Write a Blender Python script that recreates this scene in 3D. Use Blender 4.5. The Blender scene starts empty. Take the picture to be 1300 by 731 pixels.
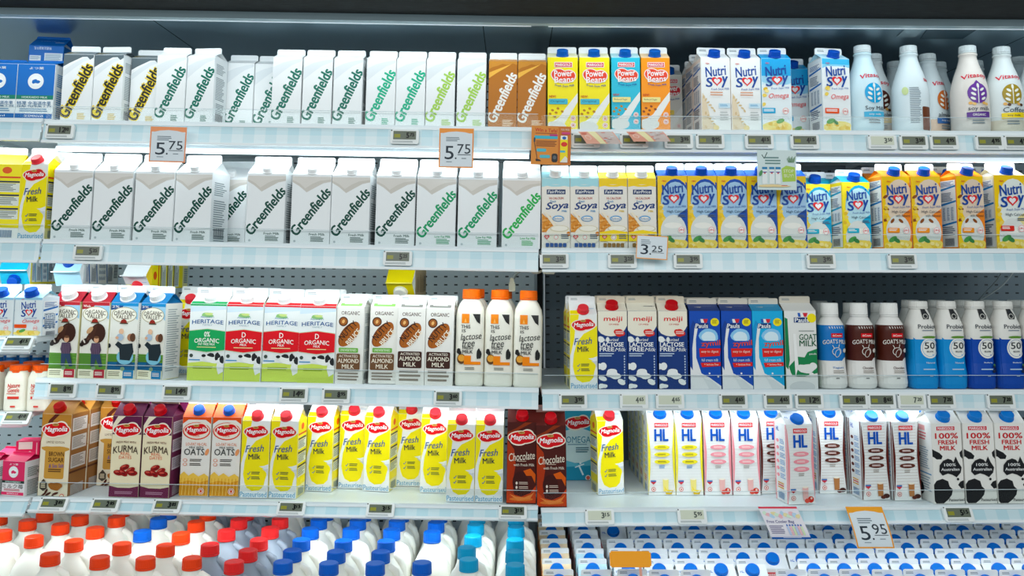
import bpy, bmesh, math, random
from mathutils import Vector, Matrix

# ------------------------------------------------------------------ camera, world, lights, exposure
F, PITCH, CX, H0 = 1200.0, math.radians(6.0), 650.0, 1.25      # focal length in pixels of a 1300x731 frame
CY = 345.0 - F*math.tan(PITCH)
SC = bpy.context.scene
COL = SC.collection
cam_d = bpy.data.cameras.new('camera')
cam = bpy.data.objects.new('camera', cam_d); COL.objects.link(cam)
cam.location = (0, 0, H0); cam.rotation_euler = (math.radians(90) + PITCH, 0, 0)
cam_d.sensor_width = 36.0; cam_d.lens = 36.0*F/1300.0
cam_d.shift_y = (CY - 365.5)/1300.0
cam_d.clip_start = 0.05; cam_d.clip_end = 60
SC.camera = cam
SC.view_settings.view_transform = 'Standard'; SC.view_settings.look = 'None'
SC.view_settings.exposure = 0.0; SC.view_settings.gamma = 1.0
SC.view_settings.use_curve_mapping = False

world = bpy.data.worlds.new('store_light'); SC.world = world; world.use_nodes = True
_b = world.node_tree.nodes['Background']
_b.inputs[0].default_value = (0.80, 0.93, 1.0, 1); _b.inputs[1].default_value = 0.26

def area(name, loc, rot, sx, sy, power, color=(1, 1, 1)):
    l = bpy.data.lights.new(name, 'AREA'); l.shape = 'RECTANGLE'; l.size = sx; l.size_y = sy
    l.energy = power; l.color = color
    o = bpy.data.objects.new(name, l); COL.objects.link(o); o.location = loc; o.rotation_euler = rot
    return o
# the ceiling lights of the aisle, behind and above the viewer
area('aisle_ceiling_light', (-0.2, -1.2, 2.40), (math.radians(72), 0, 0), 5.5, 1.2, 88, (0.97, 1.0, 0.99))

# ------------------------------------------------------------------ pixel <-> place
cP, sP = math.cos(PITCH), math.sin(PITCH)
def at(px, py, Y):                    # the place at distance Y seen at that spot of the frame
    X = (px - CX)/F; U = -(py - CY)/F
    t = Y/(cP - sP*U)
    return Vector((t*X, Y, H0 + t*(sP + cP*U)))
def at_z(px, py, Z):
    X = (px - CX)/F; U = -(py - CY)/F
    t = (Z - H0)/(sP + cP*U)
    return Vector((t*X, t*(cP - sP*U), Z))
def x_of(px, Y, Z):                   # sideways place of a pixel column at distance Y and height Z
    return (px - CX)/F*(Y*cP + (Z - H0)*sP)

# ------------------------------------------------------------------ materials
def lin(h):
    h = h.lstrip('#')
    c = [int(h[i:i+2], 16)/255 for i in (0, 2, 4)]
    return tuple((v/12.92 if v <= 0.04045 else ((v + 0.055)/1.055)**2.4) for v in c) + (1,)
def ink(h, k=1.10):                    # printing ink: a little purer than the swatch
    c = lin(h); g = (c[0] + c[1] + c[2])/3
    return tuple(min(1, max(0, g + (v - g)*k)) for v in c[:3]) + (1,)
_M = {}
def mat(h, rough=0.42, metal=0.0, emit=0.0, spec=0.25, sub=0.0):
    k = (h, rough, metal, emit, spec, sub)
    if k in _M: return _M[k]
    m = bpy.data.materials.new('paint_' + h.strip('#')); m.use_nodes = True
    p = m.node_tree.nodes['Principled BSDF']
    p.inputs['Base Color'].default_value = ink(h)
    p.inputs['Roughness'].default_value = rough
    p.inputs['Metallic'].default_value = metal
    p.inputs['Specular IOR Level'].default_value = spec
    if sub:
        p.inputs['Subsurface Weight'].default_value = sub
        p.inputs['Subsurface Radius'].default_value = (0.02, 0.02, 0.018)
        p.inputs['Subsurface Scale'].default_value = 0.5
    if emit:
        p.inputs['Emission Color'].default_value = lin(h); p.inputs['Emission Strength'].default_value = emit
    _M[k] = m
    return m
def clear_mat():
    if 'clear' in _M: return _M['clear']
    m = bpy.data.materials.new('clear_acrylic'); m.use_nodes = True
    nt = m.node_tree; nt.nodes.clear()
    o = nt.nodes.new('ShaderNodeOutputMaterial'); mx = nt.nodes.new('ShaderNodeMixShader')
    t = nt.nodes.new('ShaderNodeBsdfTransparent'); g = nt.nodes.new('ShaderNodeBsdfGlossy')
    g.inputs['Roughness'].default_value = 0.06
    t.inputs[0].default_value = (0.97, 0.99, 0.99, 1)
    mx.inputs[0].default_value = 0.012
    nt.links.new(t.outputs[0], mx.inputs[1]); nt.links.new(g.outputs[0], mx.inputs[2])
    nt.links.new(mx.outputs[0], o.inputs[0])
    _M['clear'] = m
    return m
def checker_mat(a, b, size):
    k = ('chk', a, b, size)
    if k in _M: return _M[k]
    m = bpy.data.materials.new('checked_strip'); m.use_nodes = True
    nt = m.node_tree; p = nt.nodes['Principled BSDF']; p.inputs['Roughness'].default_value = 0.35
    tc = nt.nodes.new('ShaderNodeTexCoord'); sp = nt.nodes.new('ShaderNodeSeparateXYZ')
    nt.links.new(tc.outputs['Object'], sp.inputs[0])
    def stripe(sock, scale, off):
        a1 = nt.nodes.new('ShaderNodeMath'); a1.operation = 'MULTIPLY_ADD'; a1.inputs[1].default_value = scale; a1.inputs[2].default_value = off
        nt.links.new(sock, a1.inputs[0])
        f = nt.nodes.new('ShaderNodeMath'); f.operation = 'FRACT'; nt.links.new(a1.outputs[0], f.inputs[0])
        g = nt.nodes.new('ShaderNodeMath'); g.operation = 'GREATER_THAN'; g.inputs[1].default_value = 0.5
        nt.links.new(f.outputs[0], g.inputs[0]); return g.outputs[0]
    s1 = stripe(sp.outputs[0], 0.5/size, 0.0); s2 = stripe(sp.outputs[2], 0.5/size, 0.5)
    ad = nt.nodes.new('ShaderNodeMath'); ad.operation = 'ADD'; nt.links.new(s1, ad.inputs[0]); nt.links.new(s2, ad.inputs[1])
    hf = nt.nodes.new('ShaderNodeMath'); hf.operation = 'MULTIPLY'; hf.inputs[1].default_value = 0.5; nt.links.new(ad.outputs[0], hf.inputs[0])
    mx = nt.nodes.new('ShaderNodeMix'); mx.data_type = 'RGBA'
    mx.inputs[6].default_value = lin(a); mx.inputs[7].default_value = lin(b)
    nt.links.new(hf.outputs[0], mx.inputs[0]); nt.links.new(mx.outputs[2], p.inputs['Base Color'])
    _M[k] = m
    return m
def peg_mat(base, hole, px=0.030, pz=0.024, noise=0.08):
    m = bpy.data.materials.new('punched_steel'); m.use_nodes = True
    nt = m.node_tree; p = nt.nodes['Principled BSDF']; p.inputs['Roughness'].default_value = 0.45
    tc = nt.nodes.new('ShaderNodeTexCoord'); sp = nt.nodes.new('ShaderNodeSeparateXYZ')
    nt.links.new(tc.outputs['Object'], sp.inputs[0])
    def near(sock, period, width):
        a1 = nt.nodes.new('ShaderNodeMath'); a1.operation = 'DIVIDE'; a1.inputs[1].default_value = period; nt.links.new(sock, a1.inputs[0])
        f = nt.nodes.new('ShaderNodeMath'); f.operation = 'FRACT'; nt.links.new(a1.outputs[0], f.inputs[0])
        s = nt.nodes.new('ShaderNodeMath'); s.operation = 'SUBTRACT'; s.inputs[1].default_value = 0.5; nt.links.new(f.outputs[0], s.inputs[0])
        b = nt.nodes.new('ShaderNodeMath'); b.operation = 'ABSOLUTE'; nt.links.new(s.outputs[0], b.inputs[0])
        g = nt.nodes.new('ShaderNodeMath'); g.operation = 'LESS_THAN'; g.inputs[1].default_value = width/period/2; nt.links.new(b.outputs[0], g.inputs[0])
        return g.outputs[0]
    h = nt.nodes.new('ShaderNodeMath'); h.operation = 'MULTIPLY'
    nt.links.new(near(sp.outputs[0], px, 0.010), h.inputs[0]); nt.links.new(near(sp.outputs[2], pz, 0.0045), h.inputs[1])
    no = nt.nodes.new('ShaderNodeTexNoise'); no.inputs['Scale'].default_value = 6; nt.links.new(tc.outputs['Object'], no.inputs[0])
    hs = nt.nodes.new('ShaderNodeMix'); hs.data_type = 'RGBA'
    c = lin(base); hs.inputs[6].default_value = tuple(v*(1 - noise) for v in c[:3]) + (1,); hs.inputs[7].default_value = tuple(min(1, v*(1 + noise)) for v in c[:3]) + (1,)
    nt.links.new(no.outputs[0], hs.inputs[0])
    mx = nt.nodes.new('ShaderNodeMix'); mx.data_type = 'RGBA'; mx.inputs[7].default_value = lin(hole)
    nt.links.new(h.outputs[0], mx.inputs[0]); nt.links.new(hs.outputs[2], mx.inputs[6])
    nt.links.new(mx.outputs[2], p.inputs['Base Color'])
    return m

# ------------------------------------------------------------------ flat artwork: shapes in a plane, stacked in layers
_T = {}
def text_mesh(s, bold, shear, res):
    k = (s, bold, shear, res)
    if k in _T: return _T[k]
    c = bpy.data.curves.new('t', 'FONT'); c.body = s; c.offset = bold; c.shear = shear; c.resolution_u = res
    o = bpy.data.objects.new('t', c); COL.objects.link(o)
    dg = bpy.context.evaluated_depsgraph_get(); dg.update()
    me = bpy.data.meshes.new_from_object(o.evaluated_get(dg))
    vs = [(v.co.x, v.co.y) for v in me.vertices]; fs = [tuple(p.vertices) for p in me.polygons]
    bpy.data.objects.remove(o); bpy.data.curves.remove(c); bpy.data.meshes.remove(me)
    if vs:
        x0 = min(v[0] for v in vs); x1 = max(v[0] for v in vs); y0 = min(v[1] for v in vs); y1 = max(v[1] for v in vs)
        vs = [((x - x0)/max(x1 - x0, 1e-6) - .5, (y - y0)/max(y1 - y0, 1e-6) - .5) for x, y in vs]
    _T[k] = (vs, fs)
    return _T[k]

class Art:                                        # x to the right, y DOWN
    def __init__(s): s.L = []
    def add(s, vs, fs, c): s.L.append((vs, fs, c)); return s
    def poly(s, pts, c): return s.add(list(pts), [tuple(range(len(pts)))], c)
    def rect(s, x0, y0, x1, y1, c, r=0):
        if not r: return s.poly([(x0, y0), (x1, y0), (x1, y1), (x0, y1)], c)
        pts = []
        for cx, cy, a0 in ((x1-r, y0+r, -90), (x1-r, y1-r, 0), (x0+r, y1-r, 90), (x0+r, y0+r, 180)):
            for i in range(4):
                a = math.radians(a0 + i*30); pts.append((cx + r*math.cos(a), cy + r*math.sin(a)))
        return s.poly(pts, c)
    def ell(s, cx, cy, rx, ry, c, rot=0, n=20, a0=0, a1=360):
        t = math.radians(rot); pts = []
        full = (a1 - a0) >= 360
        for i in range(n if full else n + 1):
            a = math.radians(a0 + (a1 - a0)*i/n); x, y = rx*math.cos(a), ry*math.sin(a)
            pts.append((cx + x*math.cos(t) - y*math.sin(t), cy + x*math.sin(t) + y*math.cos(t)))
        return s.poly(pts, c)
    def blob(s, cx, cy, rx, ry, c, seed=0, n=16, k=.25):
        r = random.Random(seed); ph = [r.uniform(0, 6.28) for _ in range(3)]
        pts = []
        for i in range(n):
            a = 2*math.pi*i/n
            q = 1 + k*(math.sin(2*a + ph[0]) + .7*math.sin(3*a + ph[1]) + .4*math.sin(5*a + ph[2]))/1.6
            pts.append((cx + rx*q*math.cos(a), cy + ry*q*math.sin(a)))
        return s.poly(pts, c)
    def line(s, x0, y0, x1, y1, w, c):
        dx, dy = x1 - x0, y1 - y0; l = math.hypot(dx, dy); nx, ny = -dy/l*w/2, dx/l*w/2
        return s.poly([(x0+nx, y0+ny), (x1+nx, y1+ny), (x1-nx, y1-ny), (x0-nx, y0-ny)], c)
    def text(s, t, cx, cy, w, h, c, rot=0, b=0.0, sh=0.0, res=2, arc=0.0):
        vs, fs = text_mesh(t, 0.0, sh, res); r = math.radians(rot)
        k = b*h*.55                                               # heavier strokes: the same outline four times, slightly apart
        offs = [(-k, -k*.6), (k, -k*.6), (k, k*.6), (-k, k*.6)] if b > .004 else [(0, 0)]
        for ox, oy in offs:
            out = []
            for x, y in vs:
                X, Y = x*(w - 2*k) + ox, y*(h - 2*k*.6) + oy
                if arc: Y -= arc*((2*x)**2)*h                     # ends lower than the middle
                out.append((cx + X*math.cos(r) - Y*math.sin(r), cy - (X*math.sin(r) + Y*math.cos(r))))
            s.add(out, fs, c)
        return s
    def lines(s, x0, y0, x1, y1, n, c, t=.5, seed=0, frac=.35):   # unreadably small print
        r = random.Random(seed + int(x0*7 + y0*3)); h = (y1 - y0)/n
        vs = []; fs = []
        for i in range(n):
            e = x1 - (x1 - x0)*r.uniform(0, frac) if t < .9 else x1
            y = y0 + i*h; k = len(vs)
            vs += [(x0, y), (e, y), (e, y + h*t), (x0, y + h*t)]; fs.append((k, k+1, k+2, k+3))
        return s.add(vs, fs, c)
    def heart(s, cx, cy, w, h, c, inner=None):
        def pts(k):
            o = []
            for i in range(24):
                a = 2*math.pi*i/24
                x = 16*math.sin(a)**3; y = 13*math.cos(a) - 5*math.cos(2*a) - 2*math.cos(3*a) - math.cos(4*a)
                o.append((cx + x/32*w*k, cy - (y + 2)/30*h*k))
            return o
        s.poly(pts(1), c)
        if inner: s.poly(pts(.6), inner)
        return s
EPS = 0.00006
def emit(bm, art, fn, slots, step=None):
    for i, (vs, fs, c) in enumerate(art.L):
        if c not in slots: slots[c] = len(slots)
        mi = slots[c]
        if step:
            b2 = bmesh.new(); V = [b2.verts.new((x, y, 0)) for x, y in vs]
            for f in fs:
                try: b2.faces.new([V[j] for j in f])
                except ValueError: pass
            for ax in (0, 1):
                if not vs: continue
                lo = min(v[ax] for v in vs); hi = max(v[ax] for v in vs)
                st = step[ax]; k = math.floor(lo/st) + 1
                while k*st < hi:
                    co = [0, 0, 0]; no = [0, 0, 0]; co[ax] = k*st; no[ax] = 1
                    bmesh.ops.bisect_plane(b2, geom=b2.verts[:] + b2.edges[:] + b2.faces[:], plane_co=co, plane_no=no)
                    k += 1
            b2.verts.index_update()
            vs = [(v.co.x, v.co.y) for v in b2.verts]; fs = [tuple(v.index for v in f.verts) for f in b2.faces]; b2.free()
        V = [bm.verts.new(fn(x, y, (i + 1)*EPS)) for x, y in vs]
        for f in fs:
            try: q = bm.faces.new([V[j] for j in f]); q.material_index = mi
            except ValueError: pass

# ------------------------------------------------------------------ mesh helpers
def box(bm, x0, x1, y0, y1, z0, z1, mi=0):
    v = [bm.verts.new(p) for p in ((x0,y0,z0),(x1,y0,z0),(x1,y1,z0),(x0,y1,z0),(x0,y0,z1),(x1,y0,z1),(x1,y1,z1),(x0,y1,z1))]
    for f in ((3,2,1,0),(4,5,6,7),(0,1,5,4),(1,2,6,5),(2,3,7,6),(3,0,4,7)):
        bm.faces.new([v[i] for i in f]).material_index = mi
    return v
def prism_xz(bm, pts, y0, y1, mi=0):              # outline in x,z pulled from y0 to y1
    a = [bm.verts.new((x, y0, z)) for x, z in pts]; b = [bm.verts.new((x, y1, z)) for x, z in pts]
    bm.faces.new(a).material_index = mi; bm.faces.new(b[::-1]).material_index = mi
    n = len(pts)
    for i in range(n): bm.faces.new([a[i], b[i], b[(i+1) % n], a[(i+1) % n]]).material_index = mi
def rings(bm, R, mis=None, cap=True, smooth=True):    # R: list of lists of points
    L = [[bm.verts.new(p) for p in r] for r in R]; n = len(R[0])
    for k in range(len(L) - 1):
        for i in range(n):
            f = bm.faces.new([L[k][i], L[k][(i+1) % n], L[k+1][(i+1) % n], L[k+1][i]])
            f.smooth = smooth
            if mis: f.material_index = mis[k]
    if cap:
        f = bm.faces.new(L[0][::-1]); f.material_index = mis[0] if mis else 0
        f = bm.faces.new(L[-1]); f.material_index = mis[-1] if mis else 0
def cyl(bm, c, axis, r0, r1, h, n=20, mi=0, ridge=0.0, smooth=True, top_bevel=0.0):
    ax = Vector(axis).normalized(); u = ax.orthogonal().normalized(); v = ax.cross(u); c = Vector(c)
    def ring(r, t, rg=0): return [c + ax*t + (u*math.cos(2*math.pi*i/n) + v*math.sin(2*math.pi*i/n))*(r + (rg if i % 2 else 0)) for i in range(n)]
    R = [ring(r0, 0, ridge), ring(r1, h - top_bevel, ridge)]
    if top_bevel: R.append(ring(r1 - top_bevel, h))
    rings(bm, R, [mi]*(len(R) - 1), True, smooth and not ridge)
def tube(bm, pts, r, n=8, mi=0):
    P = [Vector(p) for p in pts]; R = []
    for i, p in enumerate(P):
        t = (P[min(i+1, len(P)-1)] - P[max(i-1, 0)]).normalized()
        ref = Vector((0, 1, 0)) if abs(t.y) < .9 else Vector((1, 0, 0))
        u = t.cross(ref).normalized(); v = t.cross(u)
        rr = r[i] if isinstance(r, (list, tuple)) else r
        R.append([p + (u*math.cos(2*math.pi*k/n) + v*math.sin(2*math.pi*k/n))*rr for k in range(n)])
    rings(bm, R, [mi]*(len(R)-1))
def to_mesh(bm, name, mats, normals=True):
    if normals: bmesh.ops.recalc_face_normals(bm, faces=bm.faces)
    me = bpy.data.meshes.new(name); bm.to_mesh(me); bm.free()
    for m in mats: me.materials.append(m)
    return me
def obj(name, me, parent=None, loc=(0, 0, 0)):
    o = bpy.data.objects.new(name, me); COL.objects.link(o); o.location = loc
    if parent is not None: o.parent = parent
    return o
def root(name, label, cat, loc=(0, 0, 0), rot=(0, 0, 0), group=None):
    o = bpy.data.objects.new(name, None); COL.objects.link(o); o.location = loc; o.rotation_euler = rot
    o.empty_display_size = .05
    o['label'] = label; o['category'] = cat
    if group: o['group'] = group
    return o
def tag(o, label, cat, group=None):
    o['label'] = label; o['category'] = cat
    if group: o['group'] = group
    return o
def art_mats(slots, rough=0.42, **kw):
    return [mat(c, rough, **kw) if isinstance(c, str) else c for c in sorted(slots, key=slots.get)]
# ------------------------------------------------------------------ one builder per family; KIND[key] = dict(name, desc, cat, parts=[(part name, mesh, label or None, [sub parts])], w, d, h)
KIND = {}
def carton(key, desc, w, hb, sl=.018, fin=.015, d=None, body='#eff2f2', side=None, gable=None, seam='#eef1f1',
           front=None, left=None, right=None, slope=None, seamart=None, cap=None, name='milk_carton', cat='milk carton', group=None, infold='#e9ecec'):
    d = d or w; side = side or body; gable = gable or body
    c = .0012; W, D = w/2, d/2
    slots = {body: 0}
    if side not in slots: slots[side] = 1
    bm = bmesh.new()
    fp = [(-W+c, -D), (W-c, -D), (W, -D+c), (W, D-c), (W-c, D), (-W+c, D), (-W, D-c), (-W, -D+c)]
    a = [bm.verts.new((x, y, 0)) for x, y in fp]; b = [bm.verts.new((x, y, hb)) for x, y in fp]
    bm.faces.new(a[::-1]); bm.faces.new(b)
    for i in range(8):
        f = bm.faces.new([a[i], a[(i+1) % 8], b[(i+1) % 8], b[i]])
        f.material_index = slots[side] if i in (2, 6) else 0
    bmesh.ops.recalc_face_normals(bm, faces=bm.faces)
    s = w/100; sd = d/100
    if front: emit(bm, front, lambda x, y, l: (max(-W+.0006, min(W-.0006, (x-50)*s)), -D-l, hb-max(.6, min(hb/s-.6, y))*s), slots)
    if right: emit(bm, right, lambda x, y, l: (W+l, -D+max(.6, min(99.4, x))*sd, max(.0008, hb-y*s)), slots)
    if left: emit(bm, left, lambda x, y, l: (-W-l, D-max(.6, min(99.4, x))*sd, max(.0008, hb-y*s)), slots)
    me_b = to_mesh(bm, key + '_body', art_mats(slots), False)
    # gable
    gs = {gable: 0, infold: 1} if gable != infold else {gable: 0}
    inf = gs[infold]
    bm = bmesh.new(); zr = hb + sl; t = .0012
    fl, fr, br, bl = [bm.verts.new(p) for p in ((-W, -D, hb), (W, -D, hb), (W, D, hb), (-W, D, hb))]
    rl0, rr0 = bm.verts.new((-W+.001, -t, zr)), bm.verts.new((W-.001, -t, zr))
    rl1, rr1 = bm.verts.new((-W+.001, t, zr)), bm.verts.new((W-.001, t, zr))
    il, ir = bm.verts.new((-W + w*.26, 0, zr-.002)), bm.verts.new((W - w*.26, 0, zr-.002))
    for f, m in (((fl, fr, rr0, rl0), 0), ((br, bl, rl1, rr1), 0), ((rl0, rr0, rr1, rl1), 0), ((fl, rl0, il), 0), ((bl, il, rl1), 0), ((fl, il, bl), inf), ((fr, ir, rr0), 0), ((br, rr1, ir), 0), ((fr, br, ir), inf)):
        bm.faces.new(f).material_index = m
    L = math.hypot(sl, D)
    sn, cs = sl/L, D/L
    if slope: emit(bm, slope, lambda x, y, l: (max(-W+.0006, min(W-.0006, (x-50)*s))*.99, -min(y*s, L*.99)*cs - (l+.0002)*sn, zr - min(y*s, L*.99)*sn + (l+.0002)*cs), gs)
    me_g = to_mesh(bm, key + '_gable', art_mats(gs), False)
    # seam
    ss = {seam: 0}; bm = bmesh.new(); zt = zr + fin; r = .004; X = W*.975
    pts = [(-X, zr-.002), (X, zr-.002), (X, zt-r), (X-r*.3, zt-r*.3), (X-r, zt), (-X+r, zt), (-X+r*.3, zt-r*.3), (-X, zt-r)]
    prism_xz(bm, pts, -.0014, .0014)
    bmesh.ops.recalc_face_normals(bm, faces=bm.faces)
    if seamart: emit(bm, seamart, lambda x, y, l: ((x-50)*s*.97, -.0014-l, zt-y*s), ss)
    me_s = to_mesh(bm, key + '_seam', art_mats(ss), False)
    parts = [('body', me_b, None, []), ('gable_top', me_g, None, [('top_seam', me_s)])]
    if cap:
        cc, cr, ch, ct = cap
        bm = bmesh.new(); base = Vector((0, -ct*D, zr - ct*sl)); ax = Vector((0, -sn, cs))
        cyl(bm, base, ax, cr*1.12, cr*1.12, .003, 24)
        cyl(bm, base + ax*.003, ax, cr, cr*.97, ch, 48, 0, .0004, False, .001)
        parts.append(('screw_cap', to_mesh(bm, key + '_cap', [mat(cc, .35)]), None, []))
    KIND[key] = dict(name=name, desc=desc, cat=cat, parts=parts, w=w, d=d, h=zt, group=group or desc)

def sup(a, b, n, k=36):                           # superellipse outline
    o = []
    for i in range(k):
        t = 2*math.pi*i/k + math.pi/k; c, s_ = math.cos(t), math.sin(t)
        o.append((a*math.copysign(abs(c)**(2/n), c), b*math.copysign(abs(s_)**(2/n), s_)))
    return o
def bottle(key, desc, prof, cap, art=None, base='#f2f2ee', rough=.35, name='milk_bottle', cat='milk bottle', group=None, wrap=None, sub=0.0, neck=None, step=(.006, .008), handle=None, back=None):
    """prof: (z, half width, half depth, squareness) from the foot up; wrap: (z0, z1, colour) of sleeves; art in metres, x from the middle, y = height negated"""
    bm = bmesh.new(); slots = {base: 0}
    P = []
    for i in range(len(prof)-1):
        (z0, a0, b0, n0), (z1, a1, b1, n1) = prof[i], prof[i+1]
        m = max(1, int(abs(z1-z0)/.006))
        for k in range(m):
            t = k/m; P.append((z0+(z1-z0)*t, a0+(a1-a0)*t, b0+(b1-b0)*t, n0+(n1-n0)*t))
    P.append(prof[-1])
    if wrap:
        for z0, z1, c in wrap: slots.setdefault(c, len(slots))
    def colour(z):
        for z0, z1, c in wrap or []:
            if z0 <= z < z1: return slots[c]
        return 0
    rings(bm, [[(x, y, z) for x, y in sup(a, b, n)] for z, a, b, n in P], [colour((P[i][0]+P[i+1][0])/2) for i in range(len(P)-1)])
    bmesh.ops.recalc_face_normals(bm, faces=bm.faces)
    def surf(x, z):
        for i in range(len(P)-1):
            if P[i][0] <= z <= P[i+1][0]:
                t = (z-P[i][0])/max(1e-9, P[i+1][0]-P[i][0]); a, b, n = [P[i][j]+(P[i+1][j]-P[i][j])*t for j in (1, 2, 3)]; break
        else: _, a, b, n = P[-1]
        q = min(.995, abs(x)/a)
        return math.copysign(q*a, x), b*(1-q**n)**(1/n)
    def fn(x, y, l):
        X, Y = surf(x, -y); return (X*(1 + l*20), -Y-l*1.5-.0009, -y)
    def fnb(x, y, l):
        X, Y = surf(x, -y); return (-X*(1 + l*20), Y+l*1.5+.0004, -y)
    if art: emit(bm, art, fn, slots, step)
    if back: emit(bm, back, fnb, slots, step)
    parts = [('bottle_body', to_mesh(bm, key + '_body', art_mats(slots, rough, sub=sub), False), None, [])]
    if handle:
        bm = bmesh.new(); tube(bm, handle[0], handle[1], 12)
        for f in bm.faces: f.smooth = True
        parts.append(('handle', to_mesh(bm, key + '_handle', [mat(base, rough, sub=sub)]), None, []))
    zt = prof[-1][0]
    cc, cr, ch = cap
    bm = bmesh.new()
    cyl(bm, (0, 0, zt-.004), (0, 0, 1), cr*1.03, cr*1.03, .004, 36)
    cyl(bm, (0, 0, zt+.0006), (0, 0, 1), cr*1.0, cr*.97, ch, 64, 0, .0005, False, .0015)
    parts.append(('screw_cap', to_mesh(bm, key + '_cap', [mat(cc, .35)]), None, []))
    KIND[key] = dict(name=name, desc=desc, cat=cat, parts=parts, w=2*max(p[1] for p in prof), d=2*max(p[2] for p in prof), h=zt+ch, group=group or desc)

# ------------------------------------------------------------------ artwork
def side_print(col='#8d989c', W=100, H=250, bar=True, seed=1):
    a = Art()
    a.lines(14, 24, 86, 60, 7, col, seed=seed); a.lines(14, 70, 86, 150, 14, col, seed=seed+1); a.lines(20, 160, 80, 200, 7, col, seed=seed+2)
    if bar:
        for i in range(14): a.rect(20 + i*4, H-38, 20 + i*4 + (1.5 if i % 3 else 2.6), H-12, '#4b565c')
    return a
def seam_dots(col='#7f8a8e'):
    a = Art(); a.lines(8, 7, 34, 15, 2, col, frac=.1); return a
def shelf_h(k): return k

def greenfields(key, desc, col, H, glow=None, foot=None, big=False, body='#f0f3f4', **kw):
    a = Art()
    if big:
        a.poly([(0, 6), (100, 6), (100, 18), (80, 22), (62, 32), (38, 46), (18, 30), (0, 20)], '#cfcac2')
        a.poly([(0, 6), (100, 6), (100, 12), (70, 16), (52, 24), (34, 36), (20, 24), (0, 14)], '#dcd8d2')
        a.text('Greenfields', 50, H*.53, 143, 27, col, 53, .07, .12, 3)
        a.text(foot or 'Fresh Milk', 68, H-26, 40, 6, col, 0, .02); a.lines(52, H-20, 88, H-6, 4, col, frac=.4)
        a.ell(12, H-8, 3, 3, '#b9c2c5')
    else:
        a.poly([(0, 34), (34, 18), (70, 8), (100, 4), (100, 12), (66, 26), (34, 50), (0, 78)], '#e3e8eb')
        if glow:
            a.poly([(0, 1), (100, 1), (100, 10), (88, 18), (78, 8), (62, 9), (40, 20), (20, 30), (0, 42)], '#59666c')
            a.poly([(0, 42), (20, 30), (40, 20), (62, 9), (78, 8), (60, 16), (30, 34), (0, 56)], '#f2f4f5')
            a.text('Greenfields', 47, H*.54, 196, 44, glow, 66, .24, .12, 3)
            a.ell(14, H-30, 11, 11, glow)
        a.text('Greenfields', 47, H*.54, 190, 39, col, 66, .065, .12, 3)
        a.lines(56, H-28, 90, H-6, 5, foot or col, frac=.5)
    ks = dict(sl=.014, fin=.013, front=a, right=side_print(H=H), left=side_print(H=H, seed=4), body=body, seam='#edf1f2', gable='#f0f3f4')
    if not big: ks['slope'] = Art().lines(30, 12, 40, 16, 1, '#dfe4e6')
    ks.update(kw)
    carton(key, desc, H_W[key][0], H_W[key][1], **ks)

def magnolia_oval(a, cx, cy, w, ring='#f6e9d8', oval='#d3202c'):
    a.ell(cx, cy, w*.54, w*.245, ring, 0, 26); a.ell(cx - w*.12, cy + w*.1, w*.33, w*.2, ring); a.ell(cx + w*.2, cy - w*.1, w*.24, w*.2, ring)
    a.ell(cx, cy, w*.5, w*.205, oval, 0, 26); a.ell(cx - w*.12, cy + w*.09, w*.29, w*.16, oval); a.ell(cx + w*.18, cy - w*.09, w*.22, w*.16, oval)
    a.ell(cx - w*.02, cy - w*.17, w*.12, w*.05, '#c9a25a'); a.text('F&N', cx - w*.02, cy - w*.17, w*.14, w*.055, '#7e1d20', 0, .03)
    a.text('Magnolia', cx, cy + w*.01, w*.86, w*.24, '#ffffff', 3, .03, .25, 2)
def magnolia_fresh(H=265):
    a = Art()
    a.poly([(0, 0), (34, 0), (30, 26), (20, 50), (16, 90), (0, 150)], '#f5e53c')
    a.poly([(50, 70), (86, 52), (100, 40), (100, 170), (88, 205), (84, 226), (70, 240), (44, 243), (24, 232), (16, 214), (10, 186), (14, 140), (26, 100)], '#f5e53c')
    a.poly([(100, 150), (82, 156), (66, 158), (80, 164), (92, 180), (96, 200), (100, 205)], '#e8ecee')
    a.poly([(100, 166), (88, 168), (76, 166), (90, 176), (100, 194)], '#cfd5d9')
    magnolia_oval(a, 50, 38, 84)
    a.text('Fresh', 47, 96, 66, 24, '#1f4f8f', 4, .01, .3, 3)
    a.text('Milk', 48, 124, 42, 19, '#22313c', 3, .025)
    for i in (0, 1):
        a.line(26, 182+i*17, 29, 186+i*17, 2, '#2b66a5'); a.line(29, 186+i*17, 36, 176+i*17, 2, '#2b66a5')
        a.lines(40, 176+i*17, 72, 187+i*17, 2, '#57613c', frac=.2)
    a.rect(0, H-24, 100, H-1, '#e9eef0'); a.text('Pasteurised', 50, H-13, 94, 18, '#5fa0c4', 0, .02)
    return a
def magnolia_side(H=265):
    a = Art(); a.rect(0, 0, 100, H-40, '#f5e53c'); a.ell(50, 22, 16, 12, '#e2602e'); a.rect(4, 44, 96, 50, '#d84a2c')
    for i in range(3):
        a.rect(6, 60+i*48, 94, 66+i*48, '#23344d'); a.rect(6, 68+i*48, 94, 100+i*48, '#dfe5df'); a.lines(10, 70+i*48, 90, 98+i*48, 6, '#6f7a72', seed=i)
    for i in range(12): a.rect(20+i*5, H-32, 22.5+i*5, H-6, '#3b6a94')
    return a
def fresh_slope():
    a = Art(); a.poly([(0, 0), (36, 0), (34, 80), (0, 80)], '#f5e53c'); a.lines(8, 16, 26, 22, 1, '#d34a4a'); a.lines(72, 20, 94, 36, 3, '#69aede'); return a

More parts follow.
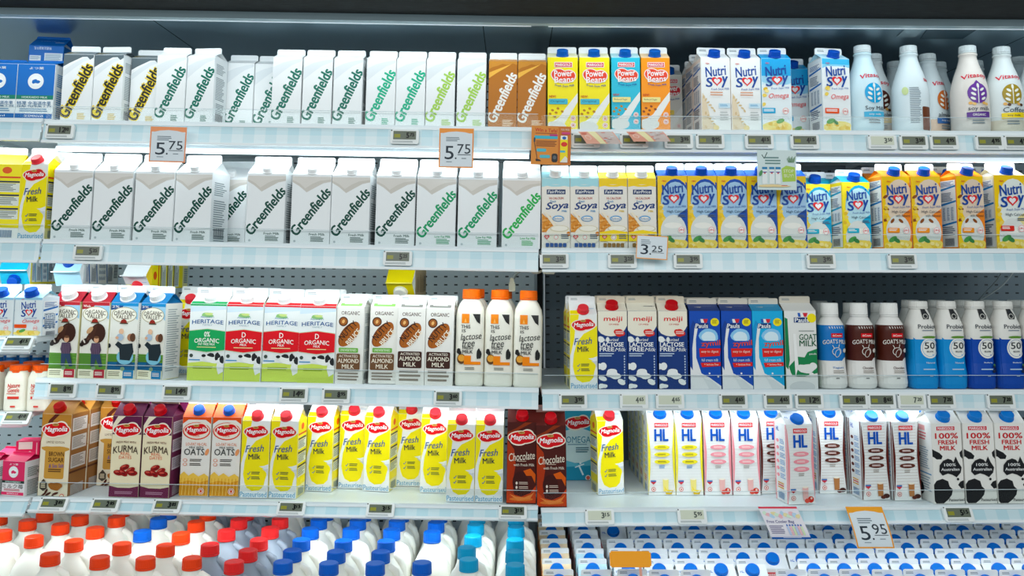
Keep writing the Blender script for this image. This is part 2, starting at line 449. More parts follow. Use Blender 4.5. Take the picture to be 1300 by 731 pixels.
def nutri_logo(a, cx=50, cy=60, k=1.0, blue='#1f4a9c', red='#e2393f'):
    a.text('Nutri', cx - 2*k, cy - 18*k, 72*k, 34*k, blue, 8, .035, .12, 3)
    a.text('S', cx - 24*k, cy + 20*k, 24*k, 32*k, blue, 0, .05, .1, 3)
    a.heart(cx + 2*k, cy + 17*k, 36*k, 32*k, red); a.heart(cx + 2*k, cy + 17*k, 21*k, 20*k, '#f3eef0')
    a.text('y', cx + 28*k, cy + 18*k, 22*k, 38*k, blue, 0, .05, .12, 3)
    a.text("F&N", cx - 30*k, cy - 43*k, 12*k, 5*k, '#d8493f', 0, .03)
    a.text('Fresh Soya Milk', cx + 12*k, cy + 43*k, 62*k, 9*k, '#3d64a8', 3, 0, .3)
def beans(a, x0, x1, y0, y1, n, seed=0, cols=('#f0d36b', '#e3bd47', '#f7e39a')):
    r = random.Random(seed)
    for i in range(n): a.ell(r.uniform(x0, x1), r.uniform(y0, y1), 7.5, 6, cols[i % len(cols)], r.uniform(-40, 40), 12)
def low_gi(a, x, y, c='#d8393f', r=12):
    a.ell(x, y, r, r, '#f6f4f2', 0, 18); a.ell(x, y, r*.86, r*.86, c, 0, 18); a.ell(x, y, r*.76, r*.76, '#f8f5f2', 0, 18); a.text('LOW GI', x, y, r*1.3, r*.55, c, 0, .04)
def nutri(v, H):
    a = Art()
    if v in ('calcium', 'cyan', 'nosugar', 'almond'):
        dk = {'calcium': '#1b4fa6', 'cyan': '#29a7cf', 'nosugar': '#e8dca0', 'almond': '#ee8a3c'}[v]
        lt = {'calcium': '#a9cbe6', 'cyan': '#bfe3ec', 'nosugar': '#e9efe9', 'almond': '#e7d3bd'}[v]
        a.rect(0, 0, 100, H, '#f6cd2e' if v != 'cyan' else '#f5de4a')
        a.poly([(100, 24), (94, 20), (100, 120), (100, H), (0, H), (100, H)], dk)
        a.ell(60, 84, 50, 74, dk if v in ('calcium', 'cyan') else lt); a.ell(60, 92, 49, 72, lt)
        a.poly([(70, 130), (100, 110), (100, H), (56, H)], dk)
        a.ell(52, 190, 44, 58, '#dfe3df'); a.ell(50, 168, 30, 10, '#f2f1ea')
        if v == 'almond':
            for x, y, t in ((10, 70, 60), (12, 112, 100), (32, 152, 40), (62, 152, -50), (6, 150, 80)): a.ell(x, y, 5, 10, '#8a4d22', t, 12)
        beans(a, 4, 18, 80, 150, 5, 2)
        a.blob(50, H-14, 54, 17, '#f1d768', 5, 18, .12); beans(a, 2, 98, H-26, H-4, 16, 3)
        a.ell(30, H-34, 16, 8, '#4f9a4b', -30); a.ell(44, H-30, 12, 7, '#3a7f45', 30)
        nutri_logo(a, 52, 62, 1.02)
        a.text('High Calcium', 62, 122, 64, 11, '#28384f', 0, .0); 
        if v == 'almond': a.text('with Almond', 68, 134, 50, 9, '#3d3328')
        else: a.lines(66, 132, 94, 142, 2, '#55667a', frac=.3)
        low_gi(a, 78, H-64)
        if v in ('cyan', 'almond', 'nosugar'):
            a.rect(12, H-72, 54, H-56, {'cyan': '#38aecb', 'almond': '#f1963a', 'nosugar': '#d9362f'}[v], 2); a.lines(16, H-69, 48, H-60, 2, '#f6f6f2', frac=.3)
    elif v == 'omega':
        a.rect(0, 0, 100, 20, '#4fb6e2'); a.poly([(0, 20), (100, 20), (100, 30), (80, 26), (20, 26), (0, 34)], '#8fcfea'); a.rect(0, 70, 100, H, '#eef3f4')
        a.blob(50, H-16, 54, 20, '#f1e08a', 5, 18, .12); beans(a, 2, 98, H-26, H-4, 14, 4); a.ell(26, H-36, 16, 8, '#5aa14f', -20); a.ell(44, H-32, 10, 6, '#3a7f45', 40)
        nutri_logo(a, 50, 60); a.text('Omega', 60, 132, 62, 22, '#e04b4b', 3, -.005, .3, 2)
        a.rect(6, H-80, 56, H-62, '#ea5a33', 2); a.lines(10, H-76, 50, H-66, 2, '#ffffff', frac=.3); low_gi(a, 78, H-70)
        beans(a, 6, 20, 100, 160, 4, 9)
    elif v == 'omega_blue':
        a.rect(0, 0, 100, 60, '#37a4dc'); a.poly([(0, 60), (100, 60), (100, 84), (60, 100), (0, 80)], '#9fd4ec'); a.rect(0, 90, 100, H, '#e8f1f4')
        a.blob(50, H-16, 54, 20, '#f1e08a', 6, 18, .12); beans(a, 2, 98, H-26, H-4, 14, 6); a.ell(60, H-36, 14, 7, '#5aa14f', -20)
        nutri_logo(a, 50, 60); a.text('Omega', 56, 130, 66, 22, '#e04b4b', 3, -.005, .3, 2)
        a.rect(0, H-80, 44, H-62, '#2fa9d6', 2); a.lines(5, H-76, 40, H-66, 2, '#ffffff', frac=.3); low_gi(a, 78, H-70)
        beans(a, 2, 16, 100, 160, 4, 8)
    else:                                              # plain white with pale oats
        nutri_logo(a, 52, 62)
        a.poly([(4, 118), (12, 130), (34, 220), (50, H-10), (0, H-4), (2, 150)], '#e7d6ba')
        for i in range(12): a.ell(8 + (i*7) % 36, 132 + i*9, 3, 6, '#d6bd93', 30*i, 8)
        a.ell(48, H-12, 10, 9, '#ecd9a0'); a.lines(30, 114, 72, 130, 2, '#d9a58a', frac=.05)
        a.rect(58, 152, 96, 168, '#cfe6f2'); a.lines(62, 156, 92, 164, 2, '#6aa9cf', frac=.2); a.lines(62, 180, 92, 212, 4, '#c5c9c8', frac=.2)
    return a
def nutri_side(bg, H, bars='#2f6fb8'):
    a = Art(); a.rect(8, 12, 92, H-8, '#f1f3f2')
    for y in (40, 92, H-86): a.poly([(8, y), (92, y-10), (92, y-4), (8, y+7)], bars)
    a.lines(14, 16, 86, 34, 5, '#5a79a8'); a.lines(14, 54, 86, 86, 6, '#5f6f86', seed=3)
    for x in (18, 40, 62): a.rect(x, 102, x+18, H-96, '#dfe6ec'); a.lines(x+2, 106, x+16, H-98, 9, '#6d7f99', seed=x)
    a.lines(14, H-78, 86, H-46, 5, '#5f6f86')
    for i in range(13): a.rect(26+i*4, H-38, 28+i*4, H-12, '#3c4a5c')
    return a

def power_beans(bg, tagc, tagt, H, blob='#e8503f', body_txt='#2a4f9a'):
    a = Art(); a.rect(0, 0, 100, H, bg)
    a.poly([(100, 120), (100, 150), (66, 205), (44, H-4), (0, H-2), (0, H-20), (40, 200), (60, 170)], '#f0f1ee')
    a.ell(26, H-12, 36, 20, '#dfe1de')
    for x, y in ((16, 178), (28, 186), (34, 172), (48, 182), (8, 190), (24, 200)): a.ell(x, y, 5, 4, '#b9832f' if bg != '#ff9b3a' else '#8d4a22', 20, 10)
    a.rect(22, 16, 82, 34, '#f7ecec'); a.rect(24, 18, 80, 32, '#d8414c'); a.text('MARIGOLD', 52, 25, 50, 9, '#ffffff', 0, .04)
    a.ell(36, 58, 26, 21, '#fbe9e4'); a.ell(70, 62, 24, 20, '#fbe9e4'); a.ell(54, 66, 40, 22, '#fbe9e4')
    a.ell(36, 58, 23, 18, blob); a.ell(70, 62, 21, 17, blob); a.ell(54, 66, 36, 19, blob)
    a.text('Power', 52, 54, 62, 22, '#ffffff', 3, .035, .05, 2); a.text('Beans', 54, 75, 64, 20, '#ffffff', 3, .035, .05, 2)
    a.text('Fresh Soya Milk', 56, 98, 64, 9, body_txt, 0, .015, .1, 2, -.4)
    a.text('NEW!', 16, 132, 22, 8, '#c8472e', 0, .03)
    a.rect(3, 140, 66, 158, tagc, 3); a.text(tagt, 32, 149, 46, 8, '#2c4a6a')
    for y in ((202, 226) if bg != '#f7e63e' else (206, 228)): a.ell(84, y, 9, 9, '#f4f1ee'); a.ell(84, y, 7, 7, '#e0756a'); a.ell(84, y, 5.5, 5.5, '#f6f1ee'); a.ell(84, y, 3, 3, '#c84a3c')
    return a

def soya(band, H, foot):
    a = Art()
    a.rect(0, 0, 100, 22, band); a.poly([(0, 18), (50, 24), (100, 18), (100, 30), (0, 30)], band); a.poly([(0, 31), (20, 27), (50, 33), (80, 27), (100, 31), (100, 40), (0, 40)], '#ece8df')
    a.rect(18, 40, 84, 57, '#1d3562'); a.text('FairPrice', 51, 48, 58, 11, '#f3f4f4', 0, .03, .15)
    a.text('HI-CALCIUM', 52, 71, 50, 8, '#b5473c', 0, .03)
    a.text('Soya', 54, 100, 80, 32, '#173a78', 4, .04, .3, 3); a.text('Fresh', 40, 82, 20, 7, '#4a93c4', 0, .02, .2); a.text('Milk', 80, 116, 18, 7, '#4a93c4' if foot != '#f3d53c' else '#e8c23a', 0, .03)
    a.poly([(0, 124), (28, 150), (56, 190), (0, 190)], '#d98f3c')
    for i in range(26): a.ell((i*13) % 34, 134 + (i*17) % 56, 4.4, 3.6, ('#e9b168', '#c77a2c')[i % 2], i*20, 8)
    a.poly([(8, 122), (16, 120), (60, 176), (52, 184)], '#efe6d2')
    a.ell(60, 200, 46, 34, '#ece7d6'); a.ell(62, 178, 34, 12, '#d8d0b6'); a.ell(62, 177, 29, 9, '#f3efe2')
    a.ell(94, 196, 7, 8, '#c77a2c')
    a.ell(58, 142, 20, 10, '#4f9ad0'); a.ell(58, 143, 17, 7.5, '#ece8df'); a.text('Reduced', 58, 143, 30, 7, '#3d7fb8', 0, .02, .2)
    if foot == '#f3d53c': a.poly([(0, H-58), (50, H-66), (100, H-58), (100, H-26), (0, H-26)], foot)
    a.heart(18, H-40, 18, 16, '#cf3340', '#e7b7b0'); a.ell(50, H-40, 10, 10, '#f2efe8'); a.ell(50, H-40, 8, 8, '#e59a90'); a.ell(50, H-40, 6, 6, '#f2efe8'); a.lines(68, H-50, 94, H-32, 3, '#43536b', frac=.2)
    for i in range(5): a.rect(14+i*15, H-20, 26+i*15, H-6, '#2f5695' if foot != '#f3d53c' else '#8d6a35', 2)
    return a
# width and body height of each kind, metres
H_W = {}
def Hof(w, hb): return 100*hb/w
def GF(key, desc, col, w, hb, **kw): H_W[key] = (w, hb); greenfields(key, desc, col, Hof(w, hb), **kw)

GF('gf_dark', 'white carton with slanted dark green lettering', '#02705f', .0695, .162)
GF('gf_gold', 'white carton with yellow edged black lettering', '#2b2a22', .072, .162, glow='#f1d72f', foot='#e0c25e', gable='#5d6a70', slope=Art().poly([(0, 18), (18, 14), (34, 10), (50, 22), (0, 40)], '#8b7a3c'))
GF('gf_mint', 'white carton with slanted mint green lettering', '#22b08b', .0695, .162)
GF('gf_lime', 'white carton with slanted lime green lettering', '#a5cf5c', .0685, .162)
a = Art(); Hb = Hof(.0675, .162)
a.poly([(0, 0), (100, 0), (100, 14), (84, 8), (66, 14), (48, 10), (30, 18), (14, 22), (0, 30)], '#c98a3c'); a.poly([(0, 42), (40, 26), (80, 10), (60, 24), (30, 42), (0, 62)], '#efb655')
a.text('Greenfields', 47, Hb*.54, 190, 39, '#f6f4ee', 66, .065, .12, 3); a.lines(50, Hb-30, 90, Hb-6, 5, '#f0dcc0', frac=.4)
a2 = a
carton('gf_brown', 'brown chocolate milk carton with slanted white lettering', .0675, .162, body='#b5712b', gable='#eef1f2', sl=.014, fin=.013, front=a2, right=side_print('#e7d2b4', H=Hb), left=side_print('#e7d2b4', H=Hb),
       slope=Art().poly([(0, 30), (24, 22), (36, 30), (52, 22), (72, 14), (88, 24), (100, 20), (100, 70), (0, 70)], '#c98a3c'))
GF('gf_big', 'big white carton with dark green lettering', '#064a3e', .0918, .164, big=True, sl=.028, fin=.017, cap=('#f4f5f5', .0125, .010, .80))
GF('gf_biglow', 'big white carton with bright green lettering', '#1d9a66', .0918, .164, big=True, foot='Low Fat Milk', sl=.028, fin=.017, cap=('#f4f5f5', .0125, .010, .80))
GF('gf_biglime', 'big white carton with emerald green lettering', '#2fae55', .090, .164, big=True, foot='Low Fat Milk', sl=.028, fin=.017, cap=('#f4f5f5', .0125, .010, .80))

# Hokkaido milk, squat blue carton
def hokkaido(col, dk, w, hb, txt1, txt2, en):
    H = Hof(w, hb); a = Art(); a.rect(0, 0, 100, H*.56, col); a.rect(0, H*.56, 100, H*.635, '#1f7f68' if en != 'STRAWBERRY' else '#2f3f3a')
    a.text(txt1, 50, 11, 38, 7, '#f3f6f7', 0, .02); a.ell(50, H*.31, 21, 21, '#f2f5f6', 0, 40)
    a.ell(50, H*.31, 14, 14, '#f9fbfb'); a.blob(50, H*.315, 9, 7, col, 4, 14, .4)
    a.text(en, 50, H*.598, 68, 5.5, '#d9efe6', 0, .04)
    a.text(txt2, 50, H*.72, 92, 16, '#3a6f97' if en != 'STRAWBERRY' else '#4a4a4a', 0, .01)
    a.lines(12, H*.80, 88, H*.87, 2, '#b8545a' if en == 'STRAWBERRY' else '#6f97b4', frac=.1)
    a.rect(0, H*.89, 100, H*.975, col if en == 'STRAWBERRY' else '#1c69ad'); a.text('200ml', 50, H*.93, 50, 5, '#f0f3f5')
    return a
HK = Hof(.089, .134)
a_side = side_print('#3f8cc0', H=HK)
carton('hokkaido', 'squat blue and white milk carton with round white emblem', .089, .134, .014, .004, body='#eef3f5', gable='#1c6fbe', seam='#1c6fbe', infold='#e8eef0',
       front=hokkaido('#1c6fbe', '#155', .089, .134, 'よつ葉', '特選 北海道牛乳', 'HOKKAIDO MILK'), left=a_side, right=a_side)
a = Art(); a.rect(0, 0, 100, 16, '#1c6fbe'); a.text('特選北海道牛乳', 40, 8, 50, 9, '#dfeaf2', 180, .02); a.rect(4, 30, 36, 46, '#e6eef2'); a.rect(46, 22, 98, 50, '#dfe9ee'); a.lines(49, 25, 94, 47, 6, '#9cb6c6', frac=.2); a.lines(6, 33, 33, 44, 3, '#9cb6c6', frac=.2)
carton('hokkaido_back', 'taller blue milk carton turned with its white panels forward', .084, .202, .026, .006, body='#1c6fbe', gable='#1c6fbe', seam='#1c6fbe', infold='#dfe8ee', front=a,
       slope=Art().text('特選北海道牛乳', 46, 16, 56, 11, '#dfeaf2', 180, .02).lines(66, 30, 92, 36, 1, '#e8f0f5'))

# Power beans
PW, PH = .0715, .176; H = Hof(PW, PH)
pcap = ('#1c5fb4', .0135, .012, .62)
carton('pb_yellow', 'yellow soya carton with red bean badge', PW, PH, front=power_beans('#f7e63e', '#4db6cf', 'Original', H), body='#f7e63e', gable='#f1efc8', cap=pcap, left=side_print('#8a8a3a', H=H), right=side_print('#8a8a3a', H=H), name='soya_milk_carton', cat='soya milk carton')
carton('pb_cyan', 'turquoise soya carton with red bean badge', .068, PH, front=power_beans('#3fbcd6', '#f3e59a', 'Reduced Sugar', H), body='#3fbcd6', gable='#b5dfe4', cap=pcap, left=side_print('#20738c', H=H), right=side_print('#20738c', H=H), name='soya_milk_carton', cat='soya milk carton')
carton('pb_orange', 'orange soya carton with red bean badge', .068, PH, front=power_beans('#ff9b3a', '#f3e59a', 'Reduced Sugar', H), body='#ff9b3a', gable='#f3d3a8', cap=pcap, left=side_print('#a35a1c', H=H), right=side_print('#a35a1c', H=H), name='soya_milk_carton', cat='soya milk carton')
carton('pb_white', 'white soya carton with red bean badge set back', .066, PH, front=power_beans('#e6e4dc', '#f3d96a', 'No Sugar', H, '#d8343f'), body='#e6e4dc', cap=pcap, left=side_print(H=H), right=side_print(H=H), name='soya_milk_carton', cat='soya milk carton')
# Nutri Soy
NW, NH = .072, .171; H = Hof(NW, NH)
ncap = ('#1d4fae', .0135, .013, .66)
def NS(key, desc, v, body, gable, sidebg, bars, w=NW, hb=NH, cap=ncap, infold='#e9ecec', **kw):
    H = Hof(w, hb)
    carton(key, desc, w, hb, body=body, gable=gable, side=sidebg, front=nutri(v, H), left=nutri_side(sidebg, H, bars), right=nutri_side(sidebg, H, bars), cap=cap, name='soya_milk_carton', cat='soya milk carton', infold=infold, seamart=seam_dots(), **kw)
NS('ns_plain', 'white soya carton with pale oat picture', 'plain', '#f1f3f2', '#f1f3f2', '#f1e2d6', '#3f74b8', .0715, .176)
NS('ns_plain_side', 'white soya milk carton turned to show its peach side panel', 'plain', '#f1e2d6', '#f1f3f2', '#f1dccb', '#e0895a', .0715, .176)
NS('ns_omegablue', 'soya carton with sky blue top', 'omega_blue', '#cfe8f2', '#37a4dc', '#8fcbe6', '#2f7fc0', .0705, .176)
NS('ns_omega', 'pale blue soya carton with orange tag', 'omega', '#eef3f4', '#b7dff0', '#e6eef2', '#2f6fb8', .0705, .176)
NS('ns_calcium', 'dark blue and yellow soya carton', 'calcium', '#f6cd2e', '#1b4fa6', '#1b4fa6', '#f6cd2e', .0692, .171)
NS('ns_cyan', 'light blue and yellow soya carton', 'cyan', '#f5de4a', '#35acca', '#f5de4a', '#2a9fc4', .0695, .160)
NS('ns_almond', 'orange almond soya carton', 'almond', '#f6cd2e', '#f08a33', '#f39a3c', '#2f7fc0', .0688, .171, infold='#f2c25a')
NS('ns_nosugar', 'yellow soya carton with red tag', 'nosugar', '#f6cd2e', '#e6d9b0', '#e9e2c0', '#2f7fc0', .076, .173)
# Fairprice soya
H = Hof(.070, .162)
scap = ('#f0f1f0', .0135, .012, .66)
carton('soya_blue', 'cream soya carton with pale blue top', .0665, .165, front=soya('#a9dbe4', Hof(.0665, .165), '#e3ecef'), body='#ece8df', gable='#a9dbe4', cap=scap, left=side_print(H=H), right=side_print(H=H), name='soya_milk_carton', cat='soya milk carton')
carton('soya_yellow', 'cream soya carton with yellow top', .0665, .165, front=soya('#f3cf38', Hof(.0665, .165), '#f3d53c'), body='#ece8df', gable='#f3d548', cap=scap, left=side_print(H=H), right=side_print(H=H), name='soya_milk_carton', cat='soya milk carton')

# Magnolia family
mcap = ('#dc2c36', .0125, .010, .60)
def MG(key, desc, front, body, side, gable, w=.070, hb=.182, cap=mcap, left=None, right=None, slope=None, infold='#e9ecec', sl=.026, fin=.016, seam='#eef1f1', **kw):
    carton(key, desc, w, hb, sl, fin, front=front, body=body, side=side, gable=gable, cap=cap, left=left or side_print(H=Hof(w, hb)), right=right or left or side_print(H=Hof(w, hb)), slope=slope, infold=infold, seam=seam, seamart=seam_dots(), **kw)
HM = Hof(.066, .176)
MG('fresh', 'yellow fresh milk carton with red cap', magnolia_fresh(HM), '#f0f2ef', '#ece6a8', '#f1f3f2', w=.066, hb=.176, left=magnolia_side(HM), slope=fresh_slope(), infold='#f0cf2e', cap=('#e6424a', .0130, .010, .72))
MG('fresh_side', 'yellow fresh milk carton turned to show its printed side panel', magnolia_side(HM), '#f0f2ef', '#ece6a8', '#f5e53c', w=.066, hb=.176, left=magnolia_fresh(HM), cap=None)
a = Art(); H = HM
a.poly([(0, 0), (100, 0), (100, 46), (90, 40), (20, 40), (8, 56), (0, 90)], '#b9813c'); a.poly([(44, 0), (60, 0), (40, 20), (24, 50), (14, 50), (24, 20)], '#5a2318')
a.rect(18, 104, 84, H-66, '#c9964a', 6); a.blob(52, 110, 40, 12, '#c9964a', 3)
a.text('LIMITED EDITION', 50, 88, 60, 7, '#6f4a2a'); a.text('BROWN', 56, 124, 50, 14, '#4a2a18', 0, .02); a.text('SUGAR', 56, 142, 52, 14, '#4a2a18', 0, .02); a.text('& Sea Salt', 58, 160, 50, 12, '#6b5b9a', 3, .01, .2); a.lines(32, 170, 78, 182, 2, '#5a3a22', frac=.1)
a.ell(50, 58, 34, 14, '#f2e6cc', 0, 20, 0, 180); magnolia_oval(a, 50, 48, 90); a.poly([(20, H-66), (32, H-52), (32, H-36), (20, H-28), (8, H-36), (8, H-52)], '#4a4238'); a.lines(12, H-52, 28, H-36, 3, '#e8d8b8', frac=.1)
a.blob(60, H-44, 20, 14, '#a9682f', 3)
for x, y, t in ((20, H-14, 40), (38, H-20, 60), (52, H-12, 20), (62, H-22, 70), (30, H-26, 30)): a.ell(x, y, 3.5, 11, '#4d2114', t, 10)
a.ell(84, H-14, 8, 8, '#cf4a3a'); a.ell(84, H-14, 6, 6, '#ece0c8')
s = Art(); s.rect(0, 0, 100, H, '#9a6a3c'); 
for y in (14, 70, 128): s.rect(8, y, 92, y+42, '#dcd8d0'); s.lines(14, y+4, 86, y+38, 7, '#8c8274', seed=y)
for i in range(14): s.rect(16+i*5, H-46, 18.5+i*5, H-12, '#d8dcda')
s.rect(0, 178, 100, 184, '#5a2f1c')
MG('brownsugar', 'tan brown sugar milk carton with red cap', a, '#eadfc6', '#9a6a3c', '#b08044', left=s, infold='#a87a42', seam='#c2a684', w=.0735, hb=.186, cap=('#b3121e', .013, .012, .66))
a = Art(); a.rect(0, 0, 100, 60, '#5e1f45'); a.poly([(18, 0), (44, 0), (26, 16), (12, 34), (0, 60), (0, 30)], '#ede3cc'); a.poly([(0, 70), (20, 56), (50, 52), (80, 56), (100, 70), (100, H-30), (0, H-30)], '#eee3c2'); a.rect(0, 66, 100, H-34, '#eee3c2')
a.poly([(0, H-40), (30, H-34), (70, H-34), (100, H-40), (100, H-1), (0, H-1)], '#6b2747'); a.lines(20, H-22, 80, H-12, 2, '#b98aa0', frac=.1)
magnolia_oval(a, 50, 46, 90); a.text('FRESH MILK WITH', 50, 84, 66, 7, '#6b3a2e', 0, .01, 0, 2, .3); a.text('KURMA', 50, 106, 84, 22, '#4a3a2e', 0, .02, 0, 2, .3); a.text('REAL', 50, 122, 32, 9, '#d86a4a'); a.text('DATES', 50, 134, 42, 10, '#d86a4a')
for x, y, t in ((30, 184, 10), (50, 166, -20), (70, 176, -30), (46, 184, 30), (78, 184, 0)): a.ell(x, y, 17, 9, '#8f1d1c', t, 14); a.ell(x-4, y-3, 9, 3, '#c9564a', t, 10); a.ell(x+2, y+2, 8, 2.5, '#6a1216', t, 8)
s = Art(); s.rect(0, 0, 100, H, '#6b2a4c')
for y in (18, 76, 134): s.rect(10, y, 90, y+40, '#d6cdd4'); s.lines(14, y+4, 86, y+36, 7, '#7d6a78', seed=y)
for i in range(12): s.rect(24+i*5, H-38, 26+i*5, H-8, '#dcd6da')
MG('kurma', 'plum and cream date milk carton', a, '#eee3c2', '#6b2a4c', '#5e1f45', left=s, right=s, infold='#4f1838', seam='#b4a08e', w=.070, hb=.184, cap=('#c21a2a', .013, .012, .66))
a = Art(); a.rect(0, 0, 100, 30, '#e1562c'); a.poly([(0, 24), (20, 10), (80, 10), (100, 24), (100, H), (0, H)], '#ece9e2'); a.ell(50, 46, 50, 32, '#e9e2d8'); a.ell(50, 48, 48, 30, '#d9482a'); a.ell(50, 47, 44, 27, '#efe6da'); magnolia_oval(a, 50, 44, 82); a.text('PLUS', 50, 64, 22, 6, '#d9482a', 0, .03)
a.text('LO-FAT HI-CAL', 52, 92, 72, 10, '#dc7a50'); a.text('MILK WITH', 52, 103, 48, 7, '#3a3a38', 0, .02); a.text('OATS', 46, 118, 70, 22, '#2b2d2c', 0, .01, 0, 2); a.ell(90, 118, 6, 12, '#e69a6a', 20)
for i in (0, 1): a.ell(16, 146+i*14, 7, 5, '#dc7a50'); a.ell(16, 146+i*14, 5, 3.4, '#ece9e2'); a.lines(32, 142+i*14, 76, 152+i*14, 2, '#3f3a34', frac=.2)
a.poly([(0, 196), (14, 184), (30, 198), (46, 188), (64, 200), (84, 190), (100, 200), (100, H-2), (0, H-2)], '#ecc35c'); a.poly([(0, 222), (30, 214), (70, 220), (100, 212), (100, H-2), (0, H-2)], '#d99a3a')
for i in range(16): a.line(4+i*6, H-4, 6+i*6, 206+(i*11) % 22, 1.4, ('#c98528', '#f0d27a')[i % 2])
a.ell(76, H-18, 11, 11, '#f2e6da'); a.ell(76, H-18, 9, 9, '#d9482a'); a.ell(76, H-18, 7, 7, '#f4ebe2'); a.ell(76, H-18, 4, 5, '#d9482a')
MG('oats', 'cream and orange oat milk carton with blue cap', a, '#ece9e2', '#e7dfd2', '#ea6a3a', cap=('#1f62bf', .0125, .010, .60), infold='#e9562c', left=side_print('#c07a4a', H=H), w=.068, hb=.182)
a = Art(); a.rect(0, 0, 100, H, '#4a1712'); a.poly([(0, 60), (24, 90), (30, 140), (20, 200), (30, H-2), (0, H-2)], '#a8391d'); a.poly([(60, 0), (84, 0), (40, 24), (20, 44), (0, 60), (0, 34), (30, 20)], '#8a3418')
a.poly([(0, H-50), (20, H-30), (50, H-22), (80, H-34), (100, H-60), (100, H-2), (0, H-2)], '#c9471d'); a.ell(46, 196, 26, 34, '#3c120f'); a.poly([(56, 160), (80, 152), (98, 172), (96, 200), (84, 176), (66, 176)], '#d4602a'); a.ell(50, H-14, 40, 6, '#e07a3a')
a.poly([(10, H-30), (40, H-8), (80, H-16), (96, H-40), (84, H-30), (60, H-20), (34, H-22)], '#e8884a')
magnolia_oval(a, 50, 50, 92); a.text('Chocolate', 50, 112, 88, 26, '#e9dccb', 6, .01, .2, 3); a.lines(34, 127, 72, 131, 1, '#cdb6a4'); a.text('with Fresh Milk', 58, 140, 70, 9, '#e0d2c2', 0, .02)
for i in (0, 1): a.ell(34, 200+i*14, 3.5, 5, '#e6d8ca'); a.lines(42, 196+i*14, 74, 206+i*14, 2, '#cbb6a8', frac=.1)
MG('chocolate', 'dark brown chocolate milk carton with red cap', a, '#4a1712', '#3c120f', '#5a1f1a', infold='#4a1712', seam='#b9928a', left=side_print('#a27a6a', H=H), w=.069, hb=.185, cap=('#c9202c', .0135, .012, .62))
a = Art(); a.rect(0, 0, 100, 90, '#3fa9c4'); a.poly([(0, 80), (50, 66), (100, 84), (100, H), (0, H)], '#cfe6e6'); magnolia_oval(a, 50, 50, 96); a.text('OMEGA', 50, 112, 92, 24, '#4a8ba0', 0, .01); a.lines(10, 128, 90, 134, 1, '#5f93a6'); a.lines(40, 140, 90, 162, 3, '#3f6f80', frac=.2)
a.rect(0, H-70, 100, H, '#2f8fb0'); a.poly([(0, H-80), (50, H-66), (100, H-84), (100, H-60), (0, H-56)], '#5fb3c8'); a.line(50, H-62, 66, H-26, 6, '#dff0f2'); a.line(36, H-54, 70, H-66, 4, '#dff0f2'); a.ell(56, H-70, 4, 5, '#dff0f2'); a.ell(84, H-16, 10, 10, '#e4e2dc'); a.ell(84, H-16, 7, 7, '#cf5a4a')
MG('omega', 'turquoise and white omega milk carton, set far back', a, '#cfe6e6', '#3fa9c4', '#3fa9c4', infold='#2f8fb0', cap=None)
# Meiji
a = Art(); a.rect(0, 60, 100, H, '#1c3a78')
a.ell(44, 34, 58, 52, '#f0ead8'); a.rect(0, 0, 100, 40, '#f0ead8'); a.ell(10, 96, 12, 10, '#eef0ee', 30)
a.ell(33, 97, 6, 9, '#eef0ee'); a.text('meiji', 52, 29, 64, 20, '#d8202c', 0, .045, .05, 2); a.text('CP-MEIJI', 54, 46, 34, 6, '#c84a42', 0, .02)
a.ell(72, 74, 15, 13, '#d8362f'); a.ell(62, 70, 8, 8, '#d8362f'); a.ell(84, 76, 8, 8, '#d8362f'); a.lines(60, 68, 88, 80, 3, '#f4d8d0', frac=.2)
a.text('Pasteurized', 42, 97, 56, 10, '#f0f2f2', 0, .01, .25); a.text('LACTOSE', 46, 113, 82, 15, '#f4f5f5', 0, .055); a.text('FREE', 30, 129, 50, 14, '#f4f5f5', 0, .055); a.text('Milk', 76, 130, 38, 12, '#eef1f2', 0, .0, .3)
a.lines(4, 142, 58, 156, 2, '#b8c8dc', frac=.3)
for i in range(10): a.rect(87, 150 + i*9, 91, 155 + i*9, '#b8c8dc')
a.ell(16, 178+H*.03, 12, 13, '#eef0ee', 20); a.blob(50, 212, 24, 16, '#eef0ee', 2, 20, .3); a.ell(14, 226, 15, 8, '#eef0ee', 20); a.ell(78, 238, 14, 9, '#eef0ee', 30); a.blob(12, 252, 16, 9, '#eef0ee', 7)
a.ell(2, 186, 10, 10, '#eef0ee')
ms = Art(); ms.rect(0, 0, 100, 60, '#f0ead8'); ms.rect(0, 60, 100, H, '#1c3a78'); ms.lines(16, 90, 84, 200, 14, '#9fb3d0')
MG('meiji', 'navy and cream milk carton with red cap', a, '#1c3a78', '#1c3a78', '#f0ead8', infold='#e2dac4', seam='#d8cfbc', left=ms, w=.070, hb=.184, sl=.018, cap=('#c81f2a', .0145, .012, .58))
a3 = Art(); a3.blob(30, 16, 24, 9, '#2c2c2c', 3); a3.blob(78, 20, 26, 8, '#2c2c2c', 8); a3.lines(60, 22, 92, 28, 1, '#6a6a64')
MG('meiji_old', 'navy milk carton with cow patched top', a, '#1c3a78', '#1c3a78', '#f0ead8', infold='#e2dac4', seam='#d8cfbc', left=ms, w=.070, hb=.184, sl=.018, cap=None, slope=a3)
